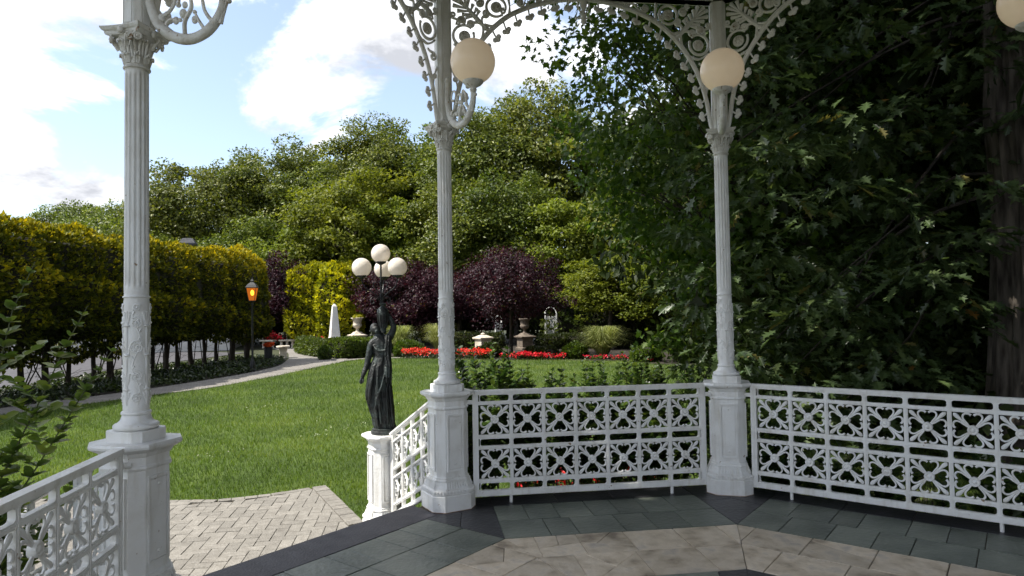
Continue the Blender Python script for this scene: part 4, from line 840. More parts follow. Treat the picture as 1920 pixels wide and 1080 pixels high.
for a_, gz in GL:
    a = math.radians(a_); c_, s_ = math.cos(a), math.sin(a)
    q = spline([(0.006, 1.18), (0.03, 1.24), (0.09, 1.285), (0.155, 1.325), (0.186, 1.38), (0.190, 1.42)], 4); cand.tube([(sx + r_*c_, sy + r_*s_, z + OFF) for r_, z in q], 0.0062, 6)
    q = spline([(0.01, 1.20), (0.06, 1.24), (0.10, 1.225), (0.105, 1.19), (0.085, 1.175), (0.07, 1.195), (0.08, 1.21)], 4); cand.tube([(sx + r_*c_, sy + r_*s_, z + OFF) for r_, z in q], 0.0045, 5)
    q = spline([(0.008, 1.22), (0.03, 1.30), (0.07, 1.33), (0.075, 1.37), (0.05, 1.375)], 4); cand.tube([(sx + r_*c_, sy + r_*s_, z + OFF) for r_, z in q], 0.004, 5)
    cand.lathe([(0.010, 1.41), (0.018, 1.415), (0.045, 1.428), (0.050, 1.437), (0.048, 1.444)], 16, (sx + 0.19*c_, sy + 0.19*s_, OFF))
cand.lathe([(0.010, 1.54), (0.018, 1.545), (0.045, 1.558), (0.050, 1.567), (0.048, 1.574)], 16, (sx, sy, OFF))
cand.build('candelabrum', MT['iron'], statue, True)
gm = MB().lathe([(0.046, -0.078)] + [(0.0895*math.cos(a), 0.0895*math.sin(a)) for a in np.linspace(-1.02, PI/2 - 0.02, 18)], 32).mesh('globe', MT['globe2'], True)
link('globe', gm, statue, (sx, sy, 1.648 + OFF))
for a_, gz in GL: link('globe', gm, statue, (sx + 0.19*math.cos(math.radians(a_)), sy + 0.19*math.sin(math.radians(a_)), gz + OFF))

# ------------------------------------------------------------------ trees
def trunk_mb(h, r0, r1, seed, lean=0.25, n=10, sides=10):
    rnd = random.Random(seed); x = y = 0; pts = []; rr = []
    for i in range(n + 1):
        t = i/n; pts.append((x, y, h*t)); rr.append(r0*(1 - t) + r1*t + (r0*0.35*(1 - t*8) if t < 0.125 else 0)); x += rnd.uniform(-lean, lean)*h/n*0.5; y += rnd.uniform(-lean, lean)*h/n*0.5
    return MB().tube(pts, rr, sides), pts
def tree(name, label, cat, loc, crown_me, cc, cz, scale, rz, trunk_r, limbs=9, group=None, bark='bark', seed=1, trunk_h=None, crown_name='crown'):
    t = thing(name, label, cat, loc, rz, group)
    link(crown_name, crown_me, t, (0, 0, cz), None, scale)
    h = trunk_h if trunk_h else cz + scale[2]*1.0
    tm, pts = trunk_mb(h, trunk_r, trunk_r*0.35, seed); tr = tm.build('trunk', MT[bark], t, True)
    rnd = random.Random(seed); top = Vector(pts[-1])
    idx = list(range(len(cc))); rnd.shuffle(idx)
    lm = MB()
    for i in idx[:limbs]:
        e = Vector((cc[i][0]*scale[0], cc[i][1]*scale[1], cc[i][2]*scale[2] + cz)); s_ = Vector(pts[rnd.randint(len(pts)//2, len(pts) - 1)])
        if e.z < s_.z - 1.0: s_ = Vector(pts[len(pts)//3])
        m_ = s_.lerp(e, 0.5) + Vector((rnd.uniform(-.3, .3), rnd.uniform(-.3, .3), 0.35)); k_ = 1.0 if limbs < 60 else 0.4; lm.tube([tuple(s_), tuple(m_), tuple(e)], [trunk_r*0.34*k_, trunk_r*0.2*k_, trunk_r*0.06*k_], 5)
    lm.build('limb', MT[bark], tr, True)
    return t
CM = {}
for i, sd_ in enumerate((21, 34, 47)): CM['A%d' % i] = crown_mesh('crown', L['tree'], 150, 215, (3.5, 3.5, 4.9), 1.05, 0.215, sd_, low=-0.75, shell=0.55, flat=0.85)
for i, sd_ in enumerate((52, 63)): CM['B%d' % i] = crown_mesh('crown', L['treeB'], 180, 105, (3.2, 3.2, 4.0), 0.85, 0.23, sd_, low=-0.75, shell=0.5, flat=0.55)
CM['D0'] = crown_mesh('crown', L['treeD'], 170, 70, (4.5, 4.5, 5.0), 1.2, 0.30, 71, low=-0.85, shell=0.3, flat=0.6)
CM['P0'] = crown_mesh('crown', L['purple'], 190, 90, (2.3, 2.3, 1.7), 0.46, 0.115, 81, low=-0.85, shell=0.35, flat=0.8)
CM['P1'] = crown_mesh('crown', L['purple'], 170, 80, (1.7, 1.7, 2.3), 0.46, 0.125, 92, low=-0.9, shell=0.35, flat=0.8)
BT = [  # crown key, x, y, top z, label
    ('A0', -21.6, 51.5, 10.6, 'leafy tree at the left end of the tall background row, beside the nearest column'), ('A1', -18.0, 50.6, 13.8, 'rounded tree in the background row just right of the nearest column'), ('A2', -14.6, 51.8, 13.9, 'tree in the background row behind the slate roof cap'),
    ('A0', -11.3, 51.3, 14.5, 'background tree with a small crest left of the blue gap in the clouds'), ('A1', -7.4, 49.0, 14.2, 'background tree rising above the pale green locust'), ('A2', -4.25, 46.3, 15.3, 'tall background tree straight above the globe cluster'), ('A0', -1.3, 48.0, 15.0, 'background tree directly behind the column by the statue'),
    ('A1', 1.9, 43.6, 15.0, 'background tree just right of the column with the lamp'), ('A2', 4.7, 43.2, 15.7, 'tall background tree in the middle, right of the globe lamp'), ('A0', 7.6, 42.6, 16.8, 'tallest background tree, touching the dark maple')]
for i, (k, x, y, top, lab) in enumerate(BT):
    me, cc = CM[k]; s_ = 0.98 + 0.1*math.sin(i*2.3); tree('broadleaf_tree', lab, 'tree', (x, y, GZ), me, cc, top - GZ - 5.6*s_, (s_*1.12, s_*1.12, s_), i*1.7, 0.24, 10, 'tall trees behind the garden', seed=i + 5)
FT = [('B0', -6.0, 41.3, 10.7, 0.95, 'pale green locust tree above the clipped golden bushes'), ('B1', -9.4, 43.6, 7.6, 0.85, 'low pale green tree above the left golden bush'), ('B0', -2.4, 40.6, 8.4, 0.8, 'pale green tree left of the column, above the purple tree'), ('A1', -13.5, 45.5, 8.3, 0.8, 'low tree over the end of the clipped hedge'), ('A2', 0.9, 38.4, 9.4, 0.8, 'mid green tree behind the column, above the purple trees'), ('A0', 4.3, 37.6, 9.6, 0.78, 'mid green tree above the right purple tree'), ('B1', 7.2, 35.5, 8.2, 0.78, 'yellow green tree left of the dark maple'), ('A1', -17.5, 46.5, 7.6, 0.8, 'low tree behind the slate roof cap'),
    ('B1', 8.0, 29.6, 4.4, 0.62, 'bright yellow green bushy tree right of the right purple tree'), ('B0', 10.3, 27.8, 4.0, 0.6, 'low layered green tree behind the big pale fountain grass'), ('A1', 10.8, 33.8, 9.6, 0.8, 'mid green tree filling the gap between the maple and the yellow green tree'), ('A2', 13.0, 38.0, 13.0, 1.0, 'tall tree mostly hidden behind the left side of the maple'), ('D0', -0.5, 44.5, 7.2, 0.75, 'dark tree low behind the purple trees'), ('D0', -11.4, 42.6, 5.4, 0.6, 'dark low tree behind the left purple tree'), ('D0', -5.0, 43.8, 5.6, 0.62, 'dark low tree behind the golden bushes'), ('D0', 5.5, 40.3, 5.8, 0.6, 'dark low tree behind the white trellis arches')]
for i, (k, x, y, top, s_, lab) in enumerate(FT):
    me, cc = CM[k]; half = {'A': 5.6, 'B': 4.4, 'D': 5.4}[k[0]]*s_*(0.72 if top < 6 else 1.0); kz = 0.72 if top < 6 else 1.0
    tree('understorey_tree', lab, 'tree', (x, y, GZ), me, cc, top - GZ - half, (s_*1.15, s_*1.15, s_*kz), i*2.1, 0.16, 8, 'smaller trees in front of the tall row', seed=i + 40)
for i, (x, y, top) in enumerate(((-48.6, 89.7, 14.8), (-41.9, 88.8, 15.8), (-47.0, 95, 14.6), (-36.5, 92, 15.0), (-54, 90, 13.2), (-31, 88, 14.2))):
    me, cc = CM['A%d' % (i % 3)]; lab = ['distant tree low over the clipped hedge, second from the left edge', 'distant round tree just left of the nearest column', 'distant tree between two nearer ones over the clipped hedge', 'distant tree hidden behind the nearest column', 'distant low tree at the left edge over the hedge', 'distant tree showing just right of the nearest column'][i]
    tree('distant_tree', lab, 'tree', (x, y, GZ), me, cc, top - GZ - 5.9, (1.45, 1.45, 1.25), i*1.3, 0.3, 6, 'distant trees over the hedge', seed=i + 70)
for i, (k, x, y, cz, sc, tr_, lab) in enumerate((('P1', -9.5, 39.0, 3.2, (1.0, 1.0, 1.0), 0.08, 'narrow purple leaved tree between the clipped hedge and golden bush'), ('P0', -2.6, 36.0, 3.0, (1.25, 1.1, 1.15), 0.10, 'purple leaved tree behind the globe cluster of the statue'), ('P0', 2.45, 26.3, 3.1, (1.0, 1.0, 1.02), 0.085, 'round purple leaved tree right of the column, over red flowers'), ('P0', 0.2, 35.5, 2.9, (1.0, 1.0, 1.0), 0.09, 'purple leaved tree partly behind the column by the statue'))):
    me, cc = CM[k]; tree('purple_tree', lab, 'tree', (x, y, GZ), me, cc, cz - 0.1, sc, i*1.9, tr_, 10, 'purple leaved trees', 'darkbark', seed=i + 90, trunk_h=cz + 0.6)

# big maple and oak close to the gazebo on the right, woodland behind them
me, cc = crown_mesh('crown', L['maple'], 430, 58, (4.0, 4.0, 5.6), 0.85, 0.135, 103, kind='maple', low=-0.95, shell=0.42, flat=0.42, keep=lambda c: (c[:, 0]*0.991 - c[:, 1]*0.134) > -4.3 + 1.05*np.clip(-c[:, 2], 0, 2.9))
tree('maple_tree', 'tall dark maple with lobed leaves overhanging the lawn right of the sky', 'tree', (5.2, 10.6, GZ), me, cc, 5.6, (1, 1, 1), 0.0, 0.20, 150, None, 'darkbark', seed=3, trunk_h=10)
oak = thing('oak_tree', 'huge old oak with ridged trunk at the right edge of the view', 'tree', (6.45, 5.05, GZ))
tm = MB(); rg = []
for i in range(26):
    z = i*0.36; rb = 0.50 + 0.16*math.exp(-z*1.6) - 0.012*z + (0.05*math.exp(-((z - 4.4)/0.5)**2)); ring = []
    for k in range(64):
        a = 2*PI*k/64; rr = rb*(1 + 0.045*math.sin(9*a + 0.6*math.sin(z*1.3)) + 0.030*math.sin(17*a + z*0.7) + 0.022*math.sin(29*a - z*1.1) + 0.03*math.sin(3*a + z)); ring.append((rr*math.cos(a) + 0.03*math.sin(z*0.7), rr*math.sin(a), z))
    rg.append(ring)
tm.loft(rg); tr = tm.build('trunk', MT['bark'], oak, True)
RNG = np.random.default_rng(131); rnd = random.Random(17)
ctr = []
for i in range(170):
    u, v, w = rnd.random(), rnd.random(), rnd.random(); c_ = (-4.1 + 4.0*u + rnd.uniform(-.2, .2), -0.6 + 3.6*v, 0.5 + 6.6*w**0.9)
    if c_[1] + 5.05 < 3.6 and c_[0] + 6.45 < 3.6: continue
    if u > 0.80 and 0.7 < c_[2] < 3.0 and c_[1] < 0.6: continue
    ctr.append(c_)
ctr = np.array(ctr); per = 46; n_ = len(ctr); ci = np.repeat(np.arange(n_), per); u = unit(n_*per)
tilt = RNG.normal(0, 0.25, (n_, 2)); off = u*np.array([0.62, 0.62, 0.13])*(0.3 + 0.7*RNG.random((n_*per, 1))); off[:, 2] += off[:, 0]*tilt[ci, 0] + off[:, 1]*tilt[ci, 1] - 0.22*(off[:, 0]**2 + off[:, 1]**2)
pos = ctr[ci] + off; dr = u*np.array([1, 1, 0.2]) + unit(n_*per)*0.5 + np.array([-0.15, -0.2, -0.45]); var = np.clip(RNG.normal(0.5, 0.25, n_*per), 0, 0.99); var[RNG.random(n_*per) < 0.0015] = 1.0
link('crown', leaf_mesh('crown', L['oak'], pos, dr, np.array([0, 0, 1.0]) + unit(n_*per)*0.55, 0.185*(0.7 + 0.6*RNG.random(n_*per)), 'oak', var), oak)
bm_ = MB()
for i in range(4, n_, 16):
    e = Vector(ctr[i]); s_ = Vector((-0.3, 0.1, min(8.5, e.z + rnd.uniform(1.0, 2.6)))); q = spline([tuple(s_), tuple(s_.lerp(e, 0.3) + Vector((rnd.uniform(-.2, .2), rnd.uniform(-.2, .2), 0.35))), tuple(s_.lerp(e, 0.65) + Vector((rnd.uniform(-.2, .2), rnd.uniform(-.2, .2), 0.22))), tuple(e)], 4); bm_.tube(q, [0.030*(1 - 0.85*j/len(q)) for j in range(len(q))], 5)
bm_.build('limb', MT['darkbark'], oak, True)
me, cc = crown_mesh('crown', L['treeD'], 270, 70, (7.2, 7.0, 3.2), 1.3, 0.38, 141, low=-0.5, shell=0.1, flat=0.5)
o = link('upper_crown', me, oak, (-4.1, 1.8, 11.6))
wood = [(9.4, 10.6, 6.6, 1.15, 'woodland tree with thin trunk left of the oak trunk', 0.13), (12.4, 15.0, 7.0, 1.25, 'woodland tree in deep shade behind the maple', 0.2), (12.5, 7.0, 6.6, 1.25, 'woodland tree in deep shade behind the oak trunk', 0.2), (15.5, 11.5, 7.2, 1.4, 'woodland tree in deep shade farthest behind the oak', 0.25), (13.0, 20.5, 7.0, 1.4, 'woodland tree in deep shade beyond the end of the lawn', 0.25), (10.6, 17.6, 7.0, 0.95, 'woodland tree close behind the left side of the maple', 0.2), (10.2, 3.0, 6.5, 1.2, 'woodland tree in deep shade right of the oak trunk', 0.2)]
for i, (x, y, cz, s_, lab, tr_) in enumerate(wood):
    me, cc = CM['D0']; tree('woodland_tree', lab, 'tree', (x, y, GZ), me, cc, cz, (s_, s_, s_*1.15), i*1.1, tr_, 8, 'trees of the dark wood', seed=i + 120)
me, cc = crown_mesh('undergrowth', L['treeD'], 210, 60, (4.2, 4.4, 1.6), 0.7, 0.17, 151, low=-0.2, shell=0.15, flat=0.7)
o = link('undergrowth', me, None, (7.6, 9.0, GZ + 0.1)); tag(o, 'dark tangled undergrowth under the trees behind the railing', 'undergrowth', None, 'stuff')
me2, cc2 = crown_mesh('crown', L['treeD'], 260, 70, (3.1, 3.0, 2.3), 0.8, 0.34, 211, low=-0.7, shell=0.05, flat=0.6); tree('added_shade_tree', 'unseen tree added beside the gazebo to shade its floor', 'tree', (-6.4, -0.75, GZ), me2, cc2, 8.6, (1, 0.93, 1), 0.3, 0.2, 8, None, seed=201)  # added out of view to keep direct sun off the gazebo floor

# ------------------------------------------------------------------ clipped hedges
def snoise(p, f, s): return np.sin(p[:, 0]*f + s)*np.cos(p[:, 1]*f*1.13 + s*1.7) + np.sin(p[:, 2]*f*1.21 + p[:, 0]*f*0.6 + s*0.6)
def sweep(line, hw, zc, hh, n, leaf, seed, mat, p=4.0, bump=0.10, taper=(0.0, 0.9), kind='diamond', gold=0.0, density_lo=1.0, name='foliage'):
    """leaf-covered clipped hedge along a line; returns leaf mesh and a dark twiggy core"""
    global RNG
    RNG = np.random.default_rng(seed); S = np.array(spline(line, 8)); seg = np.linalg.norm(np.diff(S, axis=0), axis=1); cum = np.concatenate([[0], np.cumsum(seg)]); Ltot = cum[-1]
    def frame(s):
        x = np.interp(s, cum, S[:, 0]); y = np.interp(s, cum, S[:, 1]); e = 0.05; tx = np.interp(s + e, cum, S[:, 0]) - np.interp(s - e, cum, S[:, 0]); ty = np.interp(s + e, cum, S[:, 1]) - np.interp(s - e, cum, S[:, 1]); l_ = np.maximum(np.hypot(tx, ty), 1e-9)
        return x, y, tx/l_, ty/l_
    def endk(s):
        k = np.ones_like(s)
        if taper[0] > 0: k = np.minimum(k, np.clip(s/taper[0], 0, 1)**0.45)
        if taper[1] > 0: k = np.minimum(k, np.clip((Ltot - s)/taper[1], 0, 1)**0.45)
        return k
    s = RNG.random(n)*Ltot; a = RNG.random(n)*2*PI; keep = (np.sin(a) > -0.8) | (RNG.random(n) < 0.4); s, a = s[keep], a[keep]; n = len(s)
    ca, sa = np.cos(a), np.sin(a); k = (np.abs(ca)**p + np.abs(sa)**p)**(-1/p); u, w = ca*k, sa*k
    x, y, tx, ty = frame(s); ek = endk(s); hz = zc - hh + (hh*2)*(0.5 + 0.5*w)*(0.35 + 0.65*ek); hwk = hw*ek
    P0 = np.stack([x - ty*u*hwk, y + tx*u*hwk, hz], 1); N = np.stack([-ty*u**3, tx*u**3, w**3 + 0.02], 1); N /= np.linalg.norm(N, axis=1, keepdims=True)
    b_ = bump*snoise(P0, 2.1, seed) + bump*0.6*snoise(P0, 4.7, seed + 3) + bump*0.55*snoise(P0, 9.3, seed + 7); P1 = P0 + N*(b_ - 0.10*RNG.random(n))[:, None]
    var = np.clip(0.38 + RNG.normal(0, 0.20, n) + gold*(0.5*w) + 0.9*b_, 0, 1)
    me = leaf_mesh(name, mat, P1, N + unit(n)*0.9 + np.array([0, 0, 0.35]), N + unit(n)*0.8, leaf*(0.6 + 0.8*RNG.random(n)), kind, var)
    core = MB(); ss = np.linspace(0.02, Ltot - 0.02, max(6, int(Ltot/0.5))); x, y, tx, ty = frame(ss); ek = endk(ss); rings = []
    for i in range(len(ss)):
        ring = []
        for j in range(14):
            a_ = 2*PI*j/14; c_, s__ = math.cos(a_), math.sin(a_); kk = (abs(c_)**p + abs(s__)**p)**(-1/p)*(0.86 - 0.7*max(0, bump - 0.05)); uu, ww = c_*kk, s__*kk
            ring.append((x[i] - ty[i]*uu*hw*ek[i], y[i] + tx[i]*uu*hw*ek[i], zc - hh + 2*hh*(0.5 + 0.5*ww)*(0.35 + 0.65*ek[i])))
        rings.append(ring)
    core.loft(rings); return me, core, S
HL = [(-13.1, 9.0), (-12.2, 13.0), (-11.35, 17.2), (-11.0, 18.4), (-10.5, 21.0), (-10.07, 23.7), (-9.5, 25.4), (-8.2, 27.9)]
hedge = thing('clipped_hedge', 'long tall clipped golden green hedge on bare trunks along the path', 'hedge')
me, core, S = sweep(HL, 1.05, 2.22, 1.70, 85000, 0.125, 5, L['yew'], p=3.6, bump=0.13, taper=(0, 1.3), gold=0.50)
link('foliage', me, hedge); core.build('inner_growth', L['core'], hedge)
rnd = random.Random(4); cum = np.concatenate([[0], np.cumsum(np.linalg.norm(np.diff(S, axis=0), axis=1))]); s_ = 3.0; k = 0
while s_ < cum[-1] - 0.2:
    x = float(np.interp(s_, cum, S[:, 0])); y = float(np.interp(s_, cum, S[:, 1])); r_ = rnd.uniform(0.055, 0.11)
    b_ = MB().tube([(x, y, GZ - 0.02), (x + rnd.uniform(-.06, .06), y, 0.2), (x + rnd.uniform(-.12, .12), y + rnd.uniform(-.1, .1), 1.4)], [r_*1.25, r_, r_*0.8], 8); b_.build('trunk', MT['darkbark'], hedge, True)
    for q in range(3):
        b_ = MB(); xa, ya = x + rnd.uniform(-.45, .45), y + rnd.uniform(-.5, .5); b_.tube([(x + rnd.uniform(-.1, .1), y, GZ), (xa*0.5 + x*0.5, ya*0.5 + y*0.5, 0.15), (xa, ya, 1.2)], [0.022, 0.017, 0.01], 5)
        for w in range(4): zz_ = rnd.uniform(-0.2, 0.8); b_.tube([(xa*0.5 + x*0.5, ya*0.5 + y*0.5, zz_), (xa + rnd.uniform(-.4, .4), ya + rnd.uniform(-.4, .4), zz_ + rnd.uniform(-.15, .35))], [0.006, 0.003], 4)
        b_.build('stem', MT['darkbark'], hedge)
    s_ += rnd.uniform(0.62, 1.0); k += 1
for (line, hw, zc, hh, lab, sd_) in (([(-9.2, 38.9), (-8.2, 38.5), (-6.4, 38.4)], 1.0, 2.05, 2.3, 'narrow golden clipped bush beside the purple tree', 7), ([(-7.5, 38.0), (-6.4, 37.8), (-4.9, 38.2)], 1.15, 2.0, 2.25, 'bright golden clipped bush behind the white obelisk', 8)):
    t = thing('golden_bush', lab, 'bush', (0, 0, 0), 0, 'golden clipped bushes'); me, core, S = sweep(line, hw, zc, hh, 13000, 0.20, sd_, L['gold'], p=2.6, bump=0.15, taper=(0.6, 0.6), gold=0.1); link('foliage', me, t); core.build('inner_growth', L['core'], t)
def clipped(name, lab, cat, line, hw, zc, hh, n, leaf, mat, seed, group, p=4, taper=(0.15, 0.15), bump=0.03):
    t = thing(name, lab, cat, (0, 0, 0), 0, group); me, core, S = sweep(line, hw, zc, hh, n, leaf, seed, L[mat], p=p, bump=bump, taper=taper); link('foliage', me, t); core.build('inner_growth', L['core'], t); return t
G1 = 'low clipped hedges round the beds'
clipped('box_hedge', 'low box hedge curving along the path in front of the white obelisk', 'hedge', [(-7.3, 32.9), (-6.6, 30.9), (-5.7, 29.0), (-5.0, 28.0)], 0.55, -0.10, 0.40, 9000, 0.10, 'box', 9, G1)
clipped('box_hedge', 'low box hedge with dark front face left of the statue', 'hedge', [(-5.2, 27.7), (-4.5, 28.1), (-3.4, 28.75)], 0.55, -0.08, 0.42, 6500, 0.10, 'box', 10, G1)
clipped('box_hedge', 'long dark low hedge behind the bushes below the white trellis arch', 'hedge', [(4.4, 31.3), (6.9, 30.7), (8.9, 29.9), (10.8, 29.1)], 0.5, -0.16, 0.36, 8500, 0.11, 'dkbox', 12, G1)
clipped('box_hedge', 'dark low hedge behind the stone pier with the pointed cap', 'hedge', [(-0.6, 34.2), (1.2, 33.6), (3.0, 33.0)], 0.5, -0.1, 0.40, 5500, 0.11, 'dkbox', 13, G1)
clipped('bush', 'small bright round bush at the corner of the box hedge', 'bush', [(-5.75, 27.35), (-5.35, 27.1)], 0.34, -0.24, 0.27, 1500, 0.09, 'box', 14, 'rounded bushes in the beds', 2.2, (0.2, 0.2))
for i, (x0, x1, y, hw, zt, mat, lab) in enumerate(((-2.6, -1.2, 28.3, 0.6, 0.16, 'box', 'rounded bush behind the dark bollard light'), (2.9, 4.3, 25.0, 0.55, 0.02, 'dkbox', 'rounded dark bush right of the purple tree trunk'), (4.3, 5.3, 24.2, 0.55, 0.06, 'box', 'bright rounded bush left of the big pale fountain grass'), (0.9, 2.0, 26.2, 0.5, -0.02, 'dkbox', 'rounded dark bush left of the purple tree trunk'), (6.5, 7.6, 21.9, 0.6, 0.08, 'box', 'bright rounded bush right of the big pale fountain grass'), (7.9, 9.3, 21.0, 0.7, 0.1, 'dkbox', 'dark rounded bush at the right end of the flower bed'), (-3.2, -2.5, 31.2, 0.5, 0.3, 'box', 'rounded bush just right of the bronze figure'))):
    hh = (zt - GZ)/2; clipped('bush', lab, 'bush', [(x0, y + 0.2), ((x0 + x1)/2, y), (x1, y - 0.1)], hw, GZ + hh, hh, 3200, 0.11, mat, 20 + i, 'rounded bushes in the beds', 2.4, (0.45, 0.45), 0.06)

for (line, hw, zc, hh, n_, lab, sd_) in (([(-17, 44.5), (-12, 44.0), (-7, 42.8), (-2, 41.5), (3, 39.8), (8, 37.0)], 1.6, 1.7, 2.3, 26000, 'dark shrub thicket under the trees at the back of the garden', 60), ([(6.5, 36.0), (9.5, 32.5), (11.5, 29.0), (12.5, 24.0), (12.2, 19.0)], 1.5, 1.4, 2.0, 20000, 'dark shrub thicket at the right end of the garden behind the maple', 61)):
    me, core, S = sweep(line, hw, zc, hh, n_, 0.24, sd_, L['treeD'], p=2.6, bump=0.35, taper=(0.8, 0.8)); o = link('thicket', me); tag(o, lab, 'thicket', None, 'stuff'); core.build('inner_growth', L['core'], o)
# ------------------------------------------------------------------ fountain grasses, flowers, ground cover, lawn grass
def tussock(name, lab, loc, r, h, n, seed):
    rnd = np.random.default_rng(seed); b_v = []; b_f = []; var = []
    for i in range(n):
        a = rnd.random()*2*PI; rr = r*(0.25 + 0.75*rnd.random()); hh = h*(0.45 + 0.65*rnd.random()); ca, sa = math.cos(a), math.sin(a); w = 0.007 + 0.006*rnd.random(); v0 = rnd.random(); px, py = -sa*w, ca*w
        for t, hz, k in ((0.10, 0, 1), (0.30, 0.60, 1), (0.58, 0.93, 0.7), (0.85 + 0.3*rnd.random(), 0.97 - 0.25*rnd.random(), 0.1)):
            b_v += [(ca*rr*t + px*k, sa*rr*t + py*k, hh*hz), (ca*rr*t - px*k, sa*rr*t - py*k, hh*hz)]; var += [v0, v0]
        o_ = 8*i; b_f += [(o_ + 2*j, o_ + 2*j + 1, o_ + 2*j + 3, o_ + 2*j + 2) for j in range(3)]
    me = bpy.data.meshes.new(name); me.from_pydata(b_v, [], b_f); me.attributes.new('var', 'FLOAT', 'POINT').data.foreach_set('value', var); me.materials.append(L['plume']); o = link(name, me, None, loc); tag(o, lab, 'ornamental grass', 'pale fountain grasses'); return o
tussock('fountain_grass', 'pale fountain grass just right of the bronze figure', (-2.45, 30.0, GZ), 1.15, 1.35, 900, 1); tussock('fountain_grass', 'pale fountain grass behind the column by the statue', (-0.55, 30.6, GZ), 1.25, 1.4, 900, 2); tussock('fountain_grass', 'big pale fountain grass between rounded bushes right of the lawn', (5.9, 23.9, GZ), 1.35, 1.3, 1700, 3)
def scatter_poly(poly, n, seed):
    rnd = np.random.default_rng(seed); P_ = np.array(poly); x = rnd.uniform(P_[:, 0].min(), P_[:, 0].max(), n); y = rnd.uniform(P_[:, 1].min(), P_[:, 1].max(), n); k = inpoly(x, y, poly); return x[k], y[k]
def flowers(name, lab, poly, n, h, size, seed, mat='red'):
    global RNG
    RNG = np.random.default_rng(seed); x, y = scatter_poly(poly, n, seed); m_ = len(x); cl = np.sin(x*6.1 + seed)*np.cos(y*5.3) + 0.5*np.sin(x*2.3 + seed*2); k = RNG.random(m_) < np.clip(0.75 + 0.6*cl, 0.08, 1); x, y, cl = x[k], y[k], cl[k]; m_ = len(x); z = GZ + h*(0.55 + 0.45*RNG.random(m_))*(0.85 + 0.22*cl)
    fl_ = leaf_mesh(name, L[mat], np.stack([x, y, z], 1), unit(m_) + np.array([0, 0, 0.3]), np.array([0, -0.4, 1.0]) + unit(m_)*0.6, size*(0.7 + 0.6*RNG.random(m_)), 'oval'); o = link(name, fl_); tag(o, lab, 'flowers', None, 'stuff')
    k = RNG.random(m_) < 0.8; z2 = GZ + h*0.75*RNG.random(m_); lf_ = leaf_mesh('foliage', L['ivy'], np.stack([x, y, z2], 1)[k], unit(int(k.sum())) + np.array([0, 0, 0.4]), np.array([0, 0, 1.0]) + unit(int(k.sum()))*0.6, size*1.3*np.ones(int(k.sum())), 'oval'); link('foliage', lf_, o)
flowers('red_flowers', 'bank of red bedding flowers along the far edge of the lawn, left part', [(-2.3, 26.7), (-0.53, 25.75), (1.3, 24.7), (1.7, 25.5), (-0.3, 26.7), (-2.2, 27.4)], 6000, 0.40, 0.075, 31)
flowers('red_flowers', 'low row of red bedding flowers along the far edge of the lawn, right part', [(1.7, 24.45), (2.2, 24.2), (4.22, 23.45), (4.4, 23.9), (2.3, 24.75)], 3300, 0.28, 0.07, 32)
flowers('red_flowers', 'thin row of red flowers in front of the big pale fountain grass', [(4.9, 23.1), (6.23, 22.2), (7.0, 21.2), (7.2, 21.6), (6.4, 22.6), (5.0, 23.35)], 1900, 0.24, 0.07, 33)
flowers('red_flowers', 'red flowers on the ground seen through the railing', [(-0.45, 4.5), (1.15, 4.45), (1.3, 5.05), (-0.3, 5.15)], 1500, 0.40, 0.055, 34)
flowers('red_flowers', 'patch of red flowers by the purple tree behind the stone bench', [(-10.6, 38.4), (-9.5, 37.9), (-9.4, 38.8), (-10.6, 39.2)], 900, 0.9, 0.10, 35)
flowers('red_flowers', 'red flowers just above the box hedge by the obelisk', [(-7.6, 34.6), (-6.6, 34.5), (-6.6, 35.2), (-7.6, 35.3)], 800, 0.75, 0.09, 36)
RNG = np.random.default_rng(77); gp = [(p[0], p[1]) for p in fs_[6:38]]
gp = [(-16, 9)] + gp + [(-8.6, 29.2), (-9.6, 28.4), (-11.6, 24), (-12.6, 17), (-14, 11)]
x, y = scatter_poly(gp, 60000, 41); z = GZ + 0.16*RNG.random(len(x)) + 0.05*np.sin(x*3)*np.cos(y*2.7); o = link('ground_cover', leaf_mesh('ground_cover', L['ivy'], np.stack([x, y, z], 1), unit(len(x)) + np.array([0, 0, 0.5]), np.array([0, 0, 1.0]) + unit(len(x))*0.5, 0.085*(0.6 + 0.8*RNG.random(len(x))), 'oval')); tag(o, 'dark low ground cover between the path and the hedge trunks', 'ground cover', None, 'stuff')
